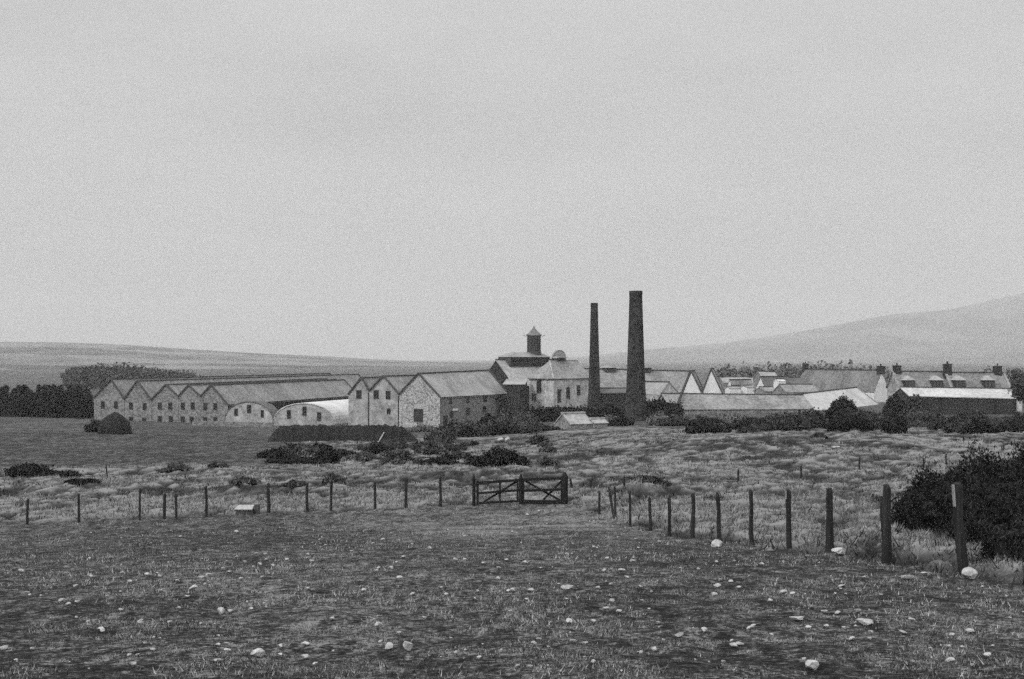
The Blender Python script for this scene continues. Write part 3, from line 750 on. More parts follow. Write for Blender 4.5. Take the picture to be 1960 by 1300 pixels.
for px in (1800, 1850, 1905):
    t = along(i['A'], i['dr'], px); c = i['A'] + i['dr'] * t + i['nf'] * 0.15; m = MB(); m.bar(fz(c, i['A'].z), fz(c, zpx(764, c.y)), 0.25); m.build('post', M['post'], i['root'])
c = Vector(((1951 - 980) / F * 329, 329, 0)); m = MB(); m.obox(fz(c, zpx(774, 329)), Vector((1, 0, 0)), Vector((0, 1, 0)), UP, .55, .3, 14 * 329 / F); m.build('end_wall', M['greywhite'], i['root'])

# far cottages in the middle distance
FG = 'far cottages beyond the low store'
long_house('far_cottage', 'far cottage with a pale roof standing highest among the distant houses', 'cottage', FG, 1462, 500, 1492, 502, 727, 727, 712, 713, 8, 'iron_mid', 'rubble_dark', over=.2)
gable_house('far_cottage', 'far cottage with a white gable and grey roof below the pale-roofed one', 'cottage', FG, 480, 66, 1448, 1456, 1464, 741, 722, 742, 11, 'slate_dark', 'white', over=.1)
gable_house('far_cottage', 'far small cottage with a narrow white gable near the twin white stores', 'cottage', FG, 470, 60, 1391, 1397, 1403, 742, 728, 743, 9, 'slate', 'white', over=.1)
long_house('far_shed', 'far low shed with a white wall right of the twin white gables', 'shed', FG, 1398, 440, 1418, 441, 745, 745, 741, 741, 4, 'slate', 'white', over=.1)
long_house('far_shed', 'far low whitewashed shed left of the white-gabled distant cottage', 'shed', FG, 1430, 440, 1444, 441, 743, 743, 739, 739, 4, 'slate', 'white', over=.1)
long_house('far_shed', 'far white square hut alone right of the distant cottages', 'hut', FG, 1491, 440, 1504, 441, 731, 731, 727, 727, 3, 'iron_pale', 'white', over=.1)
long_house('far_range', 'far grey-roofed range behind the low store, right of the white square hut', 'building', FG, 1506, 420, 1568, 424, 752, 751, 737, 737, 8, 'slate', 'rubble_dark', over=.2)

for (lb, x0, x1, Yf, ye, yr, rm, wm, dp) in (
        ('far long grey roof just right of the twin white gables', 1386, 1447, 520, 734, 723, 'iron_mid', 'rubble_dark', 9),
        ('far dark-roofed cottage between the white hut and the grey cottage', 1512, 1566, 540, 737, 724, 'slate_dark', 'rubble_dark', 9),
        ('far low pale-roofed byre under the pale-roofed highest cottage', 1466, 1488, 430, 750, 742, 'slate', 'rubble_dark', 6),
        ('far low dark shed right beside the whitewashed low shed', 1413, 1429, 455, 748, 739, 'slate_dark', 'rubble', 6)):
    i = long_house('far_cottage', lb, 'cottage', FG, x0, Yf, x1, Yf + 2, ye, ye, yr, yr, dp, rm, wm, over=.2)
    if dp == 9:
        for px in (x0 + 3, x1 - 3):
            t = along(i['A'], i['dr'], px); c = i['A'] + i['dr'] * t + i['n'] * 4.5; chimney_stack(i['root'], c.x, c.y, zpx(yr + 4, c.y), zpx(yr - 6, c.y), 1.1, 1.1, 1, 'brick')

# ---- the small hut on the mound
i = gable_house('stone_hut', 'small stone hut with a pale roof on the grassy mound below the still house', 'hut', None, 226, 56, 1062, 1077, 1093, 812, 793, 813, 4.2, 'iron_mid', 'rubble_dark', over=.15, th=.14, ridge_m='iron_mid')
gable_house('lean_to', 'tiny pale-roofed lean-to at the right end of the stone hut', 'hut', None, 227, 60, 1124, 1131, 1139, 810, 803, 811, 2.4, 'iron_mid', 'rubble_dark', over=.15, th=.12, ridge_m='iron_mid')

# ------------------------------------------------------------------ peat stack, low walls
def ridge_heap(px0, px1, Y, ytop, depth, ends=0.07, seed=1):
    n, k = 150, 14; x0, x1 = (px0 - 980) / F * Y, (px1 - 980) / F * Y; V = []; zt = zpx(ytop, Y)
    for i_ in range(n + 1):
        q = i_ / n; e = min(1, q / ends, (1 - q) / (ends * 1.6)); e = max(e, 0.02)
        for j in range(k + 1):
            a = j / k; x = x0 + (x1 - x0) * q; y = Y + (a - .5) * depth; zg_ = gz(x, y) - .2
            prof = min(1, min(a, 1 - a) * 3.6)
            nv = .6 * float(vnoise(np.array([x * .5]), np.array([y * .9]), seed)[0]) + .4 * float(vnoise(np.array([x * 2.2]), np.array([y * 2.0]), seed + 1)[0])
            hgt = (zt - zg_) * e ** .7 * prof * (0.68 + .52 * nv)
            V.append((x, y + .12 * math.sin(x * 5), zg_ + hgt))
    f = [(i_ * (k + 1) + j, i_ * (k + 1) + j + 1, (i_ + 1) * (k + 1) + j + 1, (i_ + 1) * (k + 1) + j) for i_ in range(n) for j in range(k)]
    m = MB(); m.add(V, f); return m
o = centre(ridge_heap(514, 800, 196, 815.5, 6).build('peat_stack', M['peat'])); tag(o, 'long dark flat-topped peat stack below the malt barns', 'peat stack')
m = MB(); p0, p1 = P(723, 846, 190), P(735, 828, 192); p0.z = gz(p0.x, p0.y) - .1; m.tube([p0, p1], [.09, .07], 6)
o = centre(m.build('pole', M['stone'])); tag(o, 'pale wooden pole leaning against the dark peat stack', 'pole')
m = MB()
for k in range(26):
    q = k / 25; c = gp(372 + 146 * q, 330 - 4 * q); m.obox(c + UP * .35, Vector((1, 0, 0)), Vector((0, 1, 0)), UP, .42, .3, .75 + .1 * random.random())
o = centre(m.build('dry_stone_wall', M['rubble_dark'])); tag(o, 'low dark dry stone wall in front of the fifth warehouse and round-gabled shed', 'wall')

# ------------------------------------------------------------------ fences and gate
def post_mesh(base, top, r, n=8):
    m = MB(); d = (top - base); a = base - d.normalized() * .35
    j = lambda q: Vector((random.uniform(-1, 1), random.uniform(-1, 1), 0)) * r * q
    m.tube([a, base, base + d * .3 + j(.25), base + d * .65 + j(.3), top - d.normalized() * .06 + j(.15), top + j(.3)], [r * 1.1, r * 1.05, r * random.uniform(.88, 1.0), r * random.uniform(.85, 1), r * .9, r * random.uniform(.5, .8)], n)
    m.v = [(x_ + random.uniform(-.12, .12) * r, y_ + random.uniform(-.12, .12) * r, z_) for (x_, y_, z_) in m.v]
    return m
def wire_run(tops, hs, root):
    for h_ in hs:
        m = MB()
        for (b0, t0), (b1, t1) in zip(tops[:-1], tops[1:]):
            a, c = b0 + (t0 - b0) * h_, b1 + (t1 - b1) * h_; mid_ = (a + c) / 2 - UP * .02
            m.tube([a, mid_, c], 0.002, 4, cap=False)
        m.build('wire', M['wire'], root)

# left fence: column, top row, base row, distance
lf_posts = [(-70, 957, 1022, 56), (52, 955, 1013, 57), (151, 945, 1005, 57.4), (267, 935, 997, 57.8), (315, 945, 998, 58), (337, 945, 997, 58), (395, 930, 990, 58.4), (514, 925, 980, 59.2),
            (588, 925, 978, 59.4), (633, 920, 977, 59.5), (718, 922, 974, 59.7), (777, 915, 972, 59.8), (843, 913, 970, 59.9)]
root = thing('post_and_wire_fence', gp(450, 58.8), 'post and wire fence crossing the left field, ending at the wooden gate', 'fence')
run = []
for (px, yt, yb, Y) in lf_posts:
    b = gp(px, Y); t = Vector((b.x + random.uniform(-.04, .04), b.y, zpx(yt, Y))); run.append((b, t))
    post_mesh(b, t, random.uniform(.05, .07)).build('post', M['post'], root)
run.append((gp(905, 60), gp(905, 60) + UP * 1.25)); wire_run(run, (.45, .7, .93), root)

rf_posts = [(1147, 1147, 940, 1003, 53, .055), (1205, 1206, 940, 1012, 47.5, .055), (1243, 1245, 952, 1025, 43.5, .065), (1281, 1281, 950, 1034, 40, .07), (1327, 1326, 945, 1033, 38, .075),
            (1373, 1378, 943, 1032, 36.3, .075), (1437, 1439, 938, 1038, 33.5, .07), (1509, 1511, 938, 1058, 28.6, .08), (1586, 1588, 935, 1064, 26, .1), (1696, 1698, 928, 1082, 22.5, .11), (1832, 1846, 925, 1093, 20.3, .1)]
root = thing('post_and_wire_fence', gp(1500, 34), 'post and wire fence running from the gate towards the dark gorse on the right', 'fence')
run = [(gp(1083, 60), gp(1083, 60) + UP * 1.3)]
for (pt_, pb, yt, yb, Y, r) in rf_posts:
    b = gp(pb, Y); t = Vector(((pt_ - 980) / F * Y, Y, zpx(yt, Y))); run.append((b, t)); po = post_mesh(b, t, r * .78).build('post', M['post'], root)
    if r >= .08:
        m = MB(); c0 = t + Vector((-r * .66, -r * .2, -.02)); c1 = t + (b - t) * (.24 if pb == 1846 else .14) + Vector((-r * .7, -r * .22, 0)); m.bar(c0, c1, r * .3, r * .5); m.build('lit_split_edge', M['lit_bare_wood'], po)  # pale strip on the split top: lit left edge put into the colour
b = gp(1176, 51); t = P(1165, 948, 51.5); t.z = b.z + 1.1; post_mesh(b, t, .05).build('brace', M['post'], root)
b = gp(1178, 51); post_mesh(b, b + Vector((-.03, 0, 1.15)), .05).build('post', M['post'], root)
bx = gp(2010, 18); run.append((bx, bx + UP * 1.25)); post_mesh(bx, bx + UP * 1.25, .09).build('post', M['post'], root)
wire_run(run, (.4, .66, .92), root)

# double gate, built in the plane of the fence line
YG = 60.0
bz = {px: gz((px - 980) / F * YG, YG) for px in (907, 997, 1081)}
def gt(px, py, dy=0):
    g0 = np.interp(px, [907, 997, 1081], [bz[907], bz[997], bz[1081]]); base = np.interp(px, [907, 997, 1081], [966, 964, 964])
    return Vector(((px - 980) / F * YG, YG + dy, g0 + (base - py) * YG / F))
root = thing('field_gate', gt(997, 964), 'double-leaf dark wooden field gate between the two fences', 'gate')
for (px, yt, r) in ((907, 907, .075), (997, 907, .085), (1081, 903, .14)):
    m = MB(); b = gt(px, 966); t = gt(px, yt)
    m.tube([b - UP * .4, b, t - UP * .18, t], [r * 1.05, r, r, r * .35], 6); m.build('gate_post', M['gate'], root)
def leaf(x0, x1, rails, braces, stiles):
    m = MB()
    for (px, y0, y1, w_) in stiles: m.bar(gt(px, y0), gt(px, y1), w_, .07)
    lf_ = m.build('gate_leaf', M['gate'], root)
    for (a, b, w_) in rails: q = MB(); q.bar(gt(*a, dy=-.05), gt(*b, dy=-.05), .05, w_); q.build('rail', M['gate'], lf_)
    for (a, b) in braces: q = MB(); q.bar(gt(*a, dy=.06), gt(*b, dy=.06), .05, .085); q.build('brace', M['gate'], lf_)
leaf(913, 993, [((912, 922.5), (994, 918), .11), ((912, 942), (994, 937.5), .10), ((912, 961), (994, 958), .10)], [((926, 959), (991, 920))], [(914, 918, 966, .1), (957, 922, 961, .08), (991, 917, 960, .08)])
leaf(1001, 1077, [((1000, 917.5), (1078, 914.5), .11), ((1000, 938.5), (1078, 935.5), .11), ((1000, 960.5), (1079, 961), .2)], [((1005, 920), (1072, 957)), ((1040, 956), (1077, 918))], [(1002, 916, 961, .08), (1075, 913, 961, .08)])

# old stakes beyond the gate
for (px, yt, yb) in ((1094, 920, 934), (1130, 922, 936), (1195, 916, 934), (1413, 904, 922), (1533, 896, 918), (1645, 880, 900), (1768, 879, 896), (1811, 872, 888), (205, 896, 914)):
    b = hit(px, yb); s = b.y / F; m = post_mesh(b, b + Vector((random.uniform(-.06, .06), 0, (yb - yt) * s + .1)), .06)
    o = centre(m.build('stake', M['post'])); tag(o, 'short weathered stake standing in the rough grass beyond the gate', 'stake', 'short stakes in the rough grass')
stk = [o for o in bpy.data.objects if o.name.startswith('stake')]
stk[-1]['label'] = 'thin stake on the left beyond the post and wire fence, beside the low dark bushes'; del stk[-1]['group']
root = thing('stake_fence', gp(640, 184), 'low fence of thin stakes along the foot of the peat stack', 'fence')
run = []
for px in (545, 575, 606, 640, 660, 684, 716, 750):
    b = gp(px, 184); t = b + UP * 1.0; run.append((b, t)); post_mesh(b, t, .07, 6).build('stake', M['post'], root)
wire_run(run, (.5, .9), root)

# stone trough cover beside the fence
b = hit(470, 984); m = MB(); X_, Y_ = Vector((1, 0, 0)), Vector((0, 1, 0))
root = thing('trough', b, 'stone trough with a white slab top beside the left fence', 'trough')
m.obox(b + UP * .05, X_, Y_, UP, .36, .3, .11); m.build('body', M['coping'], root)
m = MB(); m.hexa([b + Vector(q) for q in ((-.4, -.36, .165), (.34, -.36, .165), (.34, .36, .22), (-.4, .36, .22))], [b + Vector(q) for q in ((-.4, -.36, .205), (.34, -.36, .205), (.3, .36, .31), (-.36, .36, .31))]); m.build('slab', M['stone'], root)
m = MB(); m.obox(b + Vector((.47, .1, .15)), X_, Y_, UP, .09, .18, .2); m.build('inlet', M['coping'], root)

# ------------------------------------------------------------------ bushes, trees, woods
def leaf_cloud(lobes, n, size, aspect=0.6, upright=0.3, seed=0, lumpy=1.0):
    """lobes: (cx,cy,cz,rx,ry,rz) -> quads scattered through the outer part of the lobes"""
    g = np.random.default_rng(seed); L = np.array(lobes, float); vol = (L[:, 3] * L[:, 4] * L[:, 5]) ** (2 / 3); k = g.choice(len(L), n, p=vol / vol.sum())
    d = g.normal(size=(n, 3)); d /= np.linalg.norm(d, axis=1)[:, None]
    lump = 0.9 + lumpy * (0.2 * np.sin(d[:, 0] * 5 + k) * np.sin(d[:, 2] * 6 + k * 2) + 0.15 * np.sin(d[:, 1] * 9 + d[:, 0] * 7 + k))
    r = (1 - g.random(n) ** 1.6 * 0.5) * lump * (1 + (.1 + .25 * lumpy) * g.random(n) ** 4)
    c = L[k, :3] + d * L[k, 3:] * r[:, None]
    a = g.normal(size=(n, 3)); a[:, 2] += upright * 3; a /= np.linalg.norm(a, axis=1)[:, None]
    b = np.cross(a, g.normal(size=(n, 3))); b /= np.linalg.norm(b, axis=1)[:, None]
    s = size * (.6 + .8 * g.random(n))[:, None]
    V = np.stack([c - a * s - b * s * aspect * .5, c - a * s * .2 + b * s * aspect, c + a * s, c + a * s * .1 - b * s * aspect], 1).reshape(-1, 3)
    sh = np.repeat(np.clip(g.random(n) ** 1.7 * .75 + .35 * np.sin(c[:, 0] * 3.1 / max(size * 9, .5) + c[:, 2] * 2) ** 2 - .05, 0, 1), 4)
    return V, sh

def bush(label, px, Y, wpx, ytop, group=None, mat='leaf', n=1600, size=None, nl=5, seed=None, name='bush', depth=1.0, cat='bush', flat=1.0, dome=False):
    seed = seed if seed is not None else int(px * 7 + Y); g = np.random.default_rng(seed)
    s = Y / F; w_ = wpx * s; b = gp(px, Y); H = max(0.4, zpx(ytop, Y) - b.z); size = size or max(0.1, Y * 0.00085); n = int(n * 1.6)
    lobes = [(b.x, b.y, b.z + H * .38, w_ * .34, w_ * .34 * depth, H * .58)]
    if dome: lobes = [(b.x, b.y, b.z + H * .05, w_ * .5, w_ * .5 * depth, H * .78), (b.x, b.y, b.z + H * .2, w_ * .42, w_ * .42 * depth, H * .72)]; nl = 0
    for q in range(nl):
        o_ = (q / max(1, nl - 1) - .5) * w_ * .62 + g.normal() * w_ * .05; hh = H * g.uniform(.42, .62) * (1 - .35 * abs(o_ / w_ * 1.6) * flat)
        gx = b.x + o_; gy = b.y + g.normal() * w_ * .1 * depth
        lobes.append((gx, gy, gz(gx, gy) + hh * .62, w_ * .2, w_ * .24 * depth, hh * .78))
    V, sh = leaf_cloud(lobes, n, size, seed=seed, lumpy=.35 if dome else 1.0)
    zmin = height(V[:, 0], V[:, 1]) - .15; V[:, 2] = np.maximum(V[:, 2], zmin)
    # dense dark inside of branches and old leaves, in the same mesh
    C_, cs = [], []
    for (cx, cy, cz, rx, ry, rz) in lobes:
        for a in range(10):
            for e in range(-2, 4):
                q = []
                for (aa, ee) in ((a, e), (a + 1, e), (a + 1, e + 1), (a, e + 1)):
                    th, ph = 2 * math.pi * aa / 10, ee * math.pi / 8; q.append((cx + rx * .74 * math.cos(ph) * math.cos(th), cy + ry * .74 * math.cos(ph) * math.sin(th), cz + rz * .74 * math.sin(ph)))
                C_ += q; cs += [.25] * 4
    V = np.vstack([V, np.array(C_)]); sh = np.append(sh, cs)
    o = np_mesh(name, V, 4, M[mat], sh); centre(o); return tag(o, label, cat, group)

BG = 'scrub bushes on the slope below the works'
b = gp(220, 240); gs = np.random.default_rng(3); Hs = zpx(788, 240) - b.z; Rs = 30 * 240 / F
prf = [(1.0, 0), (1.03, .18), (.98, .4), (.86, .58), (.66, .75), (.42, .88), (.18, .97), (.02, 1.0)]; Vs = []
for (r_, z_) in prf:
    for k in range(28): a = 2 * math.pi * k / 28; q = r_ * Rs * (1 + .05 * gs.normal()); Vs.append((b.x + q * math.cos(a), b.y + q * math.sin(a), b.z - .15 + z_ * Hs + .06 * gs.normal()))
m = MB(); m.add(Vs, [(i_ * 28 + k, i_ * 28 + (k + 1) % 28, (i_ + 1) * 28 + (k + 1) % 28, (i_ + 1) * 28 + k) for i_ in range(len(prf) - 1) for k in range(28)] + [tuple(range((len(prf) - 1) * 28, len(prf) * 28))])
o = centre(m.build('haystack', M['hay'], smooth=True)); tag(o, 'dark dome-shaped haystack in front of the left warehouses', 'haystack')
bush('low dark bush crouching at the left foot of the dome-shaped haystack', 186, 252, 44, 803, n=900, nl=3)
bush('low wide dark bush in the rough grass at the left edge', 58, 102, 112, 887, n=3200, nl=6)
bush('small dark bush just right of the low wide one on the left', 134, 95, 42, 902, n=900, nl=3)
bush('low dark clump spreading below the small left bush', 155, 88, 62, 922, n=900, nl=4)
bush('long low dark clump at the edge of the left field under the peat stack', 570, 118, 120, 872, n=2600, nl=7)
bush('taller rounded bush at the right end of the long low clump', 627, 121, 46, 853, n=1500, nl=3)
bush('broad grey scrub clump below the right end of the peat stack', 745, 150, 120, 842, n=2200, nl=6, mat='leaf_mid')
bush('dark scrub clump between the grey scrub and the big round bush', 835, 150, 90, 846, n=1800, nl=5, mat='leaf_mid')
bush('small round dark bush alone above the fence, left of the big one', 858, 116, 32, 869, n=700, nl=2)
bush('big dark rounded bush above the left leaf of the gate', 960, 108, 98, 856, n=5200, nl=6)
bush('grey thicket below the side wall of the long malt barn', 905, 230, 130, 806, n=2600, nl=6, mat='leaf_mid')
bush('dark thicket in the hollow left of the stone hut', 1010, 218, 110, 812, n=2600, nl=6, mat='leaf')
bush('ragged dark shrub under the corner of the mottled gable', 872, 262, 54, 806, n=1100, nl=3)
bush('grey shrub in front of the square dark doorway', 812, 275, 60, 812, n=1100, nl=3, mat='twig')
bush('low straggly bush along the left field edge, nearest the trough', 340, 104, 62, 884, n=700, nl=4, mat='leaf_pale')
bush('small straggly bush left of the long low clump', 418, 106, 44, 892, n=500, nl=3, mat='leaf_pale')
bush('grey scrub on the slope between the peat stack and left fence', 700, 128, 70, 868, n=1000, nl=4, mat='leaf_pale')
bush('tiny dark bush on the slope left of the gate', 640, 82, 46, 905, n=700, nl=3, mat='leaf_pale')
bush('flat dark clump beyond the left fence', 470, 84, 60, 912, n=800, nl=4, mat='leaf_pale')
SL_ = 'low scrub clump, one of many dotting the rough slope between the fence and the works'
gs = np.random.default_rng(91)
for k in range(78):
    px = gs.uniform(500, 1060) if k < 52 else gs.uniform(0, 1500)
    yb = gs.uniform(846, 892) if k < 52 else gs.uniform(880, 935)
    if k >= 52 and px > 1080: yb = gs.uniform(838, 915)
    if k < 26: px = gs.uniform(800, 1050); yb = gs.uniform(838, 868)
    elif px < 820 and k < 52: yb = gs.uniform(866, 890)
    elif k >= 54: continue
    Yk = hit(px, yb).y
    if Yk > 235 or (abs(px - 965) < 52 and yb < 880): continue
    wp = gs.uniform(20, 62) * (1.15 if k < 52 else .8); bush(SL_, px, Yk, wp, 685 + (EYE - gz((px - 980) / F * Yk, Yk)) / Yk * F - wp * gs.uniform(.22, .42), 'low scrub clumps on the rough slope', n=int(220 + wp * 9), nl=int(gs.integers(3, 6)), mat=('leaf_mid', 'leaf_pale', 'leaf_pale', 'leaf')[k % 4], seed=500 + k, size=Yk * .0012)
TS_ = 'tall ragged scrub growing in the hollow between the long malt barn and the stone hut'
gs = np.random.default_rng(17)
for k in range(20):
    px = gs.uniform(845, 1050); Yk = gs.uniform(205, 272); yb = 685 + (EYE - gz((px - 980) / F * Yk, Yk)) / Yk * F; wp = gs.uniform(24, 58)
    bush(TS_, px, Yk, wp, yb - gs.uniform(14, 34) - (12 if px > 930 else 0), 'tall scrub in the hollow below the works', n=int(700 + wp * 8), nl=int(gs.integers(3, 6)), mat=('leaf_mid', 'leaf', 'leaf_mid', 'leaf_pale')[k % 4], seed=700 + k, size=Yk * .001)
bush('low dark heather mound just right of the gate, behind the fence', 1240, 69, 105, 913, n=3800, nl=6, mat='leaf_mid', seed=77, size=.07)
CB_ = 'ragged dark scrub round the foot of the thick chimney'
gs = np.random.default_rng(29)
for k in range(9):
    px = gs.uniform(1165, 1300); Yk = gs.uniform(236, 276); yb = 685 + (EYE - gz((px - 980) / F * Yk, Yk)) / Yk * F
    bush(CB_, px, Yk, gs.uniform(28, 60), yb - gs.uniform(12, 26), 'scrub round the chimney foot', n=900, nl=4, mat=('leaf_mid', 'leaf', 'twig')[k % 3], seed=1200 + k)
# hedge before the still house
lob = []
for k in range(16):
    q = k / 15; c = gp(1022 + 190 * q, 318 + 4 * math.sin(k)); H = zpx(781 - 3 * q, c.y) - c.z; lob.append((c.x, c.y, c.z + H * .5, 1.7, 1.6, H * .56))
V, sh = leaf_cloud(lob, 6000, .34, seed=11); o = centre(np_mesh('hedge', V, 4, M['leaf'], sh)); tag(o, 'dark hedge along the foot of the white still house', 'hedge')
lob = []
for k in range(10):
    q = k / 9; c = gp(1222 + 75 * q, 316); H = zpx(765 + 14 * abs(q - .4), c.y) - c.z; lob.append((c.x, c.y, c.z + H * .45, 1.6, 1.6, H * .6))
V, sh = leaf_cloud(lob, 4200, .34, seed=12); o = centre(np_mesh('hedge', V, 4, M['leaf'], sh)); tag(o, 'tall dark hedge at the foot of the thick chimney', 'hedge')

TG2 = 'dark thicket bushes behind the mound on the right'
tl = 'dark thicket bush among many along the mound below the white roofs'
for k, (px, Y, wp, yt) in enumerate([(1300, 230, 70, 794), (1350, 215, 80, 797), (1395, 236, 80, 790), (1440, 212, 80, 798), (1487, 232, 62, 792), (1500, 205, 80, 800), (1548, 225, 70, 788), (1560, 196, 90, 803),
        (1640, 215, 100, 792), (1655, 236, 70, 784), (1700, 205, 90, 790), (1752, 225, 90, 782), (1800, 200, 100, 796), (1850, 225, 90, 790), (1905, 205, 100, 798), (1960, 225, 90, 792), (1610, 190, 90, 806), (1760, 188, 110, 806)]):
    bush(tl, px, Y, wp, yt, TG2, n=1700, nl=4, mat=('leaf_mid', 'leaf', 'twig', 'leaf')[k % 4] if k < 7 else ('leaf', 'leaf', 'leaf_mid')[k % 3], flat=.5)
gs = np.random.default_rng(23)
for k in range(30):
    px = gs.uniform(1480, 1985) if k > 5 else gs.uniform(1290, 1480); Yk = gs.uniform(139, 152); yb = 685 + (EYE - gz((px - 980) / F * Yk, Yk)) / Yk * F; hh = gs.uniform(20, 40) + (4 if 1590 < px < 1780 else 0) - (10 if px < 1480 else 0)
    bush(tl, px, Yk, gs.uniform(40, 92), yb - hh, TG2, n=1500, nl=int(gs.integers(4, 7)), mat=('leaf', 'leaf_mid', 'leaf_mid')[k % 3], flat=.4, seed=900 + k, depth=.6)
bush('rounded dark bush like a dome in front of the white-roofed shed', 1613, 262, 66, 753, n=4200, dome=True, seed=5)
bush('broad grey domed bush left of the open white-roofed shed', 1714, 280, 52, 750, n=4200, dome=True, seed=6)
bush('low domed grey bush under the left end of the open shed roof', 1750, 285, 66, 750, n=4200, dome=True, mat='leaf_mid', seed=9)
bush('dark tree-like bush behind the bright white cottage gable', 1717, 500, 38, 708, n=1500, nl=3, mat='leaf_mid', seed=8)
bush('low dark hollow of heather on the crest of the mound', 1548, 143, 48, 829, n=700, nl=4, seed=18)
bush('small heather tuft on the mound right of the dark hollow', 1568, 128, 30, 843, n=300, nl=3, seed=19, mat='leaf_mid')

# gorse in the right foreground
def gorse(label, parts, n, size, seed):
    lob = []
    for (px, Y, wpx, ytop) in parts:
        b = gp(px, Y); s = Y / F; H = zpx(ytop, Y) - b.z; lob.append((b.x, b.y, b.z + H * .42, wpx * s / 2, wpx * s / 2, H * .58))
    V, sh = leaf_cloud(lob, n, size, aspect=.3, upright=.45, seed=seed)
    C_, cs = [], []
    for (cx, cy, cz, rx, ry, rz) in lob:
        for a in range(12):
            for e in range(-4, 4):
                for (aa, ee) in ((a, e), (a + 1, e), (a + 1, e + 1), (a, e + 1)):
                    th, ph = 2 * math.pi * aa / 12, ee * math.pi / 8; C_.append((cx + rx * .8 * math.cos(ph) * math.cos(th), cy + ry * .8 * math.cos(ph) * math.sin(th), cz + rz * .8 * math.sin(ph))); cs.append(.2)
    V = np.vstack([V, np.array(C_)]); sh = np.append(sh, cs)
    V[:, 2] = np.maximum(V[:, 2], height(V[:, 0], V[:, 1]) - .1)
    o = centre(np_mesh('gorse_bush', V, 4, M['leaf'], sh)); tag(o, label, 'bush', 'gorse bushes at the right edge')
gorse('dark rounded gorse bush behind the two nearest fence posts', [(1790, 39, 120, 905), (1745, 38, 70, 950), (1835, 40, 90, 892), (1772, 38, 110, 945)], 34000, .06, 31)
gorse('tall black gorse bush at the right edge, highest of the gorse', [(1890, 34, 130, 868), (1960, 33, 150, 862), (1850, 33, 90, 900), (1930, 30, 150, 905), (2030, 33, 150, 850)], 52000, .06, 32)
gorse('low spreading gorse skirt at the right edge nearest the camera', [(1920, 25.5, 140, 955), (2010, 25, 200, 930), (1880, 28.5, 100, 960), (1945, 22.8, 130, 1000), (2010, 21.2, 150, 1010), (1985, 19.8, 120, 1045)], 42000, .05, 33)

def conifer_verts(x, y, z, H, g, n, size):
    t = g.random(n) ** .8; a = g.random(n) * 6.283; rr = (1 - t) ** .75 * H * .24 * (.55 + .5 * g.random(n)) + .1
    c = np.stack([x + rr * np.cos(a), y + rr * np.sin(a), z + t * H - rr * .25 + H * .04], 1)
    out_ = np.stack([np.cos(a), np.sin(a), -.35 + 0 * a], 1); sd = np.stack([-np.sin(a), np.cos(a), .2 * g.normal(size=n)], 1)
    s = size * (.5 + g.random(n))[:, None]
    return np.stack([c - out_ * s, c + sd * s * .6, c + out_ * s * 1.2, c - sd * s * .6], 1).reshape(-1, 3)
g = np.random.default_rng(5); VV = []
for k in range(330):
    px = g.uniform(-420, 174); Y = g.uniform(392, 440); b = gp(px, Y); edge = min(1, (185 - px) / 26)
    H = (zpx(g.uniform(737, 762), Y) - b.z) * (.72 + .28 * edge); VV.append(conifer_verts(b.x, b.y, b.z - .3, H, g, 330, .7))
V = np.vstack(VV); o = np_mesh('conifer_plantation', V, 4, M['conifer'], np.repeat(g.random(len(V) // 4), 4)); tag(centre(o), 'dark conifer plantation standing as one block at the left edge', 'wood', kind='stuff')
def wood(name, label, pts, Y, yb, n, size, mat, seed, wid=24):
    g = np.random.default_rng(seed); lob = []
    for (x0, x1, yt0, yt1, cnt) in pts:
        for k in range(cnt):
            q = (k + g.random()) / cnt; px = x0 + (x1 - x0) * q; Yk = Y * g.uniform(.97, 1.05); yt = yt0 + (yt1 - yt0) * q + g.uniform(0, 6) * Y / 1500
            x = (px - 980) / F * Yk; z0 = gz(x, Yk) if Yk < 1400 else zpx(yb, Yk); z0 = min(z0, zpx(yb, Yk)); H = zpx(yt, Yk) - z0
            lob.append((x, Yk, z0 + H * .5, wid * Yk / F * .6, wid * Yk / F * .6, H * .55))
    V, sh = leaf_cloud(lob, n, size, seed=seed); o = centre(np_mesh(name, V, 4, M[mat], sh)); tag(o, label, 'wood', kind='stuff')
wood('far_wood', 'grey rounded wood far behind the left warehouses', [(132, 215, 706, 701, 16), (215, 290, 701, 706, 14), (290, 370, 706, 716, 12), (370, 420, 718, 726, 4)], 900, 748, 16000, 1.2, 'leaf_mid', 41, 30)
wood('tree_belt', 'hazy belt of bare trees behind the far cottages', [(1368, 1480, 706, 704, 20), (1480, 1580, 703, 698, 22), (1580, 1700, 700, 704, 14)], 640, 745, 9000, 1.0, 'twig', 42, 16)

def bare_tree(label, px, Y, ytop, wpx, seed, n=900):
    g = np.random.default_rng(seed); b = gp(px, Y); H = zpx(ytop, Y) - b.z; s = Y / F
    root = thing('tree', b, label, 'tree')
    m = MB(); m.tube([b - UP * .3, b + UP * H * .3, b + UP * H * .6], [.35, .26, .12], 6)
    for k in range(7):
        a = g.uniform(0, 6.28); p0 = b + UP * H * g.uniform(.25, .5); p1 = p0 + Vector((math.cos(a) * wpx * s * .35, math.sin(a) * wpx * s * .35, H * g.uniform(.2, .4))); m.tube([p0, (p0 + p1) / 2 + UP * .3, p1], [.14, .1, .04], 5)
    m.build('trunk', M['bark'], root)
    lob = [(b.x + g.normal() * wpx * s * .2, b.y + g.normal() * wpx * s * .2, b.z + H * g.uniform(.5, .82), wpx * s * .28, wpx * s * .28, H * .2) for _ in range(7)]
    V, sh = leaf_cloud(lob, n, .38, aspect=.35, upright=.4, seed=seed); o0 = np.array(b); np_mesh('crown', V - o0, 4, M['leaf_mid'], sh, root)
bare_tree('thin bare tree rising behind the ridge of the right dormer cottage', 1888, 430, 700, 34, 51, 500)
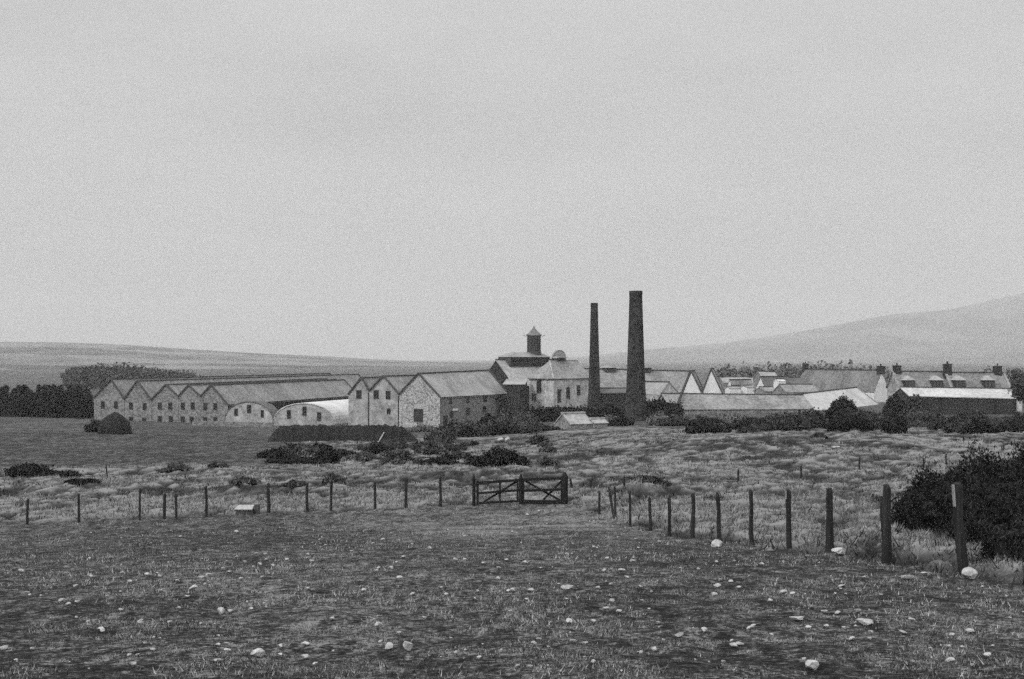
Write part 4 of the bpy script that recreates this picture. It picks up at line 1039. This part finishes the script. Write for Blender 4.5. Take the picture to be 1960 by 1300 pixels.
bare_tree('bushy tree at the right edge beside the last cottage chimney', 1950, 410, 699, 50, 52, 1500)
bare_tree('tall dark tree on the right frame edge in front of the open shed', 1972, 300, 715, 44, 53, 2200)

# ------------------------------------------------------------------ grass
def blades(name, x, Y, n_b, hgt, wid, mat, label, seed, base_shade, spread):
    g = np.random.default_rng(seed); n = len(x)
    X = np.repeat(x, n_b) + g.normal(size=n * n_b) * spread * np.repeat(hgt, n_b); Yv = np.repeat(Y, n_b) + g.normal(size=n * n_b) * spread * np.repeat(hgt, n_b)
    Z = height(X, Yv) - .01; hh = np.repeat(hgt, n_b) * (.5 + .8 * g.random(n * n_b)); a = g.random(n * n_b) * 6.283
    ln = hh * (.25 + .75 * g.random(n * n_b)); ld = g.random(n * n_b) * 6.283
    ww = np.repeat(wid, n_b); dx, dy = np.cos(a) * ww, np.sin(a) * ww
    V = np.stack([np.stack([X - dx, Yv - dy, Z], 1), np.stack([X + dx, Yv + dy, Z], 1), np.stack([X + np.cos(ld) * ln, Yv + np.sin(ld) * ln, Z + hh], 1)], 1).reshape(-1, 3)
    sh = np.clip(np.repeat(base_shade, n_b) * (.4 + .9 * g.random(n * n_b)), 0, 1)
    o = np_mesh(name, V, 3, M[mat], np.repeat(sh, 3)); tag(o, label, 'grass', kind='stuff')
def scatter(n, y0, y1, a0, a1, g, pw=1.3):
    u_ = g.random(n); k = 1 - pw; Y = (y0 ** k + u_ * (y1 ** k - y0 ** k)) ** (1 / k); return np.tan(np.radians(g.uniform(a0, a1, n))) * Y, Y
g = np.random.default_rng(77)
x, Y = scatter(180000, 7.0, 60, -40, 40, g); k = in_pasture(x, Y); x, Y = x[k], Y[k]
tn = tone_past(x, Y); keep = g.random(len(x)) < np.clip(tn * 1.3, .15, 1); x, Y, tn = x[keep], Y[keep], tn[keep]
dry = np.clip((fbm(x * .5, Y * .4, 81, 3) - .38) * 5, 0, 1) * (g.random(len(x)) < .62)
blades('pasture_grass', x, Y, 5, (.010 + .016 * tn + .034 * dry * g.random(len(x))) * (1 + Y / 60), .003 + Y * .0002, 'grass', 'short grazed grass with dry pale blades over the foreground pasture', 78, np.clip(.08 + .32 * tn ** 2 + .3 * dry, .03, 1) * (.2 + 2.6 * g.random(len(x)) ** 5), 1.4)
# tussocks beyond the fences: pale tufts over dark gaps
x, Y = scatter(74000, 14, 190, -42, 42, g, 1.15); r = roughness(x, Y); k = r > .5; x, Y = x[k], Y[k]
tn = tone_rough(x, Y)
keep = g.random(len(x)) < np.clip(tn * 1.1 - .1, .015, 1); x, Y, tn = x[keep], Y[keep], tn[keep]
blades('rough_grass', x, Y, 14, (.07 + .11 * tn) * (.7 + .6 * g.random(len(x))) * (.5 + .5 * np.clip((Y - 18) / 40, 0, 1)), .005 + Y * .0003, 'rough', 'tall dry tussock grass beyond the fences', 79, np.clip(tn * 1.1, .05, 1) * (.35 + .8 * g.random(len(x))), 1.2)

x, Y = scatter(25000, 16, 190, -42, 42, g, 1.1); r = roughness(x, Y); k = (r > .5) & (tone_rough(x, Y) < .34); x, Y = x[k], Y[k]
keep = g.random(len(x)) < .5; x, Y = x[keep], Y[keep]
blades('heather', x, Y, 12, (.10 + .16 * g.random(len(x))), .012 + Y * .00035, 'leaf_mid', 'low dark heather and rushes in the hollows of the rough ground', 80, .1 + .6 * g.random(len(x)), 1.6)
# ------------------------------------------------------------------ stones
def stone_mesh(seed):
    import bmesh
    bm = bmesh.new(); bmesh.ops.create_icosphere(bm, subdivisions=3, radius=1.0); g = np.random.default_rng(seed)
    ax = g.normal(size=(9, 3)); ax /= np.linalg.norm(ax, axis=1)[:, None]; cut = g.uniform(.42, .8, 9)
    for v in bm.verts:
        p = np.array(v.co)
        for a, c in zip(ax, cut):
            q = p @ a
            if q > c: p = p - a * (q - c)
        p = p * (1 + .16 * (float(fbm(np.array([p[0] * 2.3 + p[2] * 1.7 + 9]), np.array([p[1] * 2.3 - p[2] * 1.3 + 9]), seed, 4)[0]) - .5) * 2); v.co = Vector(p)
    me = bpy.data.meshes.new('stone'); bm.to_mesh(me); bm.free(); me.materials.append(M['stone']); return me
SM = [stone_mesh(s) for s in range(7)]
SG = 'pale stones scattered over the foreground pasture'
SL = 'small pale stone lying in the grazed grass of the foreground pasture'
def stone(px, py, wpx, hpx=None, label=SL, group=SG, k=None):
    b = hit(px, py); s = b.y / F; a = wpx * s / 2; h_ = (hpx or wpx * random.uniform(.3, .55)) * s / 2
    o = bpy.data.objects.new('stone', SM[random.randrange(7) if k is None else k]); COL.objects.link(o)
    o.location = b + UP * (h_ * .55 + .016); o.scale = (a, a * random.uniform(.7, 1.1), h_ * 1.15); o.rotation_euler = (random.uniform(-.15, .15), random.uniform(-.15, .15), random.uniform(0, 6.28))
    tag(o, label, 'stone', group)
zl = [(80, 270), (350, 294), (467, 280), (562, 287), (610, 292), (680, 314), (497, 317), (290, 331), (105, 356), (235, 387), (262, 402), (292, 393), (460, 423), (290, 453), (390, 498), (538, 474), (650, 468), (590, 530), (15, 569), (495, 596), (512, 637), (716, 375), (783, 322), (770, 300), (798, 288), (855, 262), (876, 275), (925, 306), (960, 300), (1003, 295), (905, 217), (938, 237), (970, 256), (995, 246), (1015, 208), (980, 204), (1045, 250), (1098, 229), (1180, 207), (1193, 233), (880, 428), (1180, 345), (1272, 458), (1625, 454), (1390, 347), (1580, 362), (1710, 362), (1530, 298), (1595, 300), (1440, 272), (1497, 262), (1450, 260), (1545, 218), (1645, 185), (1465, 149), (1530, 153), (1580, 168), (1745, 228), (1780, 226), (1910, 262), (1908, 302), (1940, 230), (870, 577), (835, 556), (865, 554), (835, 622), (1170, 557), (1170, 608), (1945, 348), (1850, 243), (690, 138), (905, 120)]
zr_ = [(105, 42), (60, 55), (212, 210), (563, 158), (365, 222), (350, 272), (420, 270), (440, 297), (50, 238), (460, 235), (712, 265), (785, 237), (957, 246), (200, 335), (210, 380), (330, 338), (380, 325), (490, 335), (57, 381), (70, 348), (5, 347), (380, 390), (360, 418), (407, 430), (215, 470), (315, 468), (785, 330), (773, 365), (870, 337), (835, 315), (1040, 352), (1075, 360), (990, 390), (1260, 335), (1195, 427), (1243, 437), (1325, 430), (925, 487), (910, 493), (1270, 492), (1375, 510), (1205, 487), (1300, 537), (1135, 490), (1530, 460), (1685, 520), (1670, 567), (1675, 620), (1820, 600), (735, 505), (640, 520), (235, 545), (280, 552), (870, 555), (545, 580), (310, 627), (20, 640), (850, 562), (1578, 283), (1800, 335), (1755, 508), (1497, 510)]
for (a, b) in zl: stone(a / 2, 960 + b / 2, 8 + (b / 680) * 7 * random.uniform(.3, 1.7))
for (a, b) in zr_: stone(980 + a / 2, 960 + b / 2, 9 + (b / 680) * 9 * random.uniform(.3, 1.8))
for k in range(190):
    px, py = random.uniform(0, 1960), random.uniform(1015, 1290)
    q = hit(px, py)
    if in_pasture(np.array([q.x]), np.array([q.y]))[0]: stone(px, py, (4.5 + (py - 960) / 340 * 5) * random.uniform(.6, 1.4))
big = [(370, 1131, 20, 10, 'flat white stone in the left pasture, largest of its cluster'), (423, 1177, 18, 14, 'grey tilted stone alone in the left foreground grass'),
       (492, 1260, 32, 16, 'large flat white stone near the bottom left of the pasture'), (726, 1205, 22, 13, 'squat white stone in the middle foreground grass'),
       (745, 1246, 26, 14, 'grey mossy stone beside a white one in the front grass'), (780, 1245, 24, 18, 'white upright stone beside the grey mossy one'),
       (1373, 1048, 34, 17, 'large white boulder at the foot of the right fence line'), (1608, 1066, 36, 16, 'long white boulder beside a thick fence post'),
       (1856, 1108, 34, 26, 'tilted white boulder against the nearest fence post'), (1737, 1112, 28, 11, 'flat white stone before the second nearest fence post'),
       (1526, 1190, 34, 9, 'long thin white stone in the right foreground grass'), (1655, 1198, 42, 12, 'long low white stone, broadest in the right foreground'),
       (1553, 1285, 30, 20, 'chunky white stone at the bottom edge right of centre'), (1085, 1128, 28, 8, 'thin flat pale stone in the middle of the pasture')]
for (px, py, a, h_, lb) in big: stone(px, py, a, h_, lb, None)
for (px, py, a, h_, lb) in ((958, 828, 13, 10, 'white boulder in the scrub below the long malt barn, left of a pair'), (971, 827, 11, 12, 'white boulder in the scrub below the long malt barn, right of a pair'), (1600, 860, 18, 5, 'flat pale stone on the slope of the right mound')):
    b = hit(px, 847) if px < 1000 else hit(px, py); s = b.y / F
    o = bpy.data.objects.new('boulder', SM[2]); COL.objects.link(o); o.location = b + UP * (h_ * s * .4 + .05); o.scale = (a * s / 2, a * s / 2, h_ * s / 2); tag(o, lb, 'boulder')

# ------------------------------------------------------------------ haze
m = MB(); m.obox((0, 0, 350), Vector((1, 0, 0)), Vector((0, 1, 0)), UP, 17500, 17500, 370)
hz = m.build('haze', bpy.data.materials.new('haze_air')); tag(hz, kind='stuff')
hm = hz.data.materials[0]; hm.use_nodes = True; t = hm.node_tree; t.nodes.remove(t.nodes["Principled BSDF"])
vol = t.nodes.new("ShaderNodeVolumePrincipled"); vol.inputs['Color'].default_value = (.96, .96, .96, 1); vol.inputs['Density'].default_value = 0.00012
t.links.new(vol.outputs[0], t.nodes["Material Output"].inputs['Volume'])
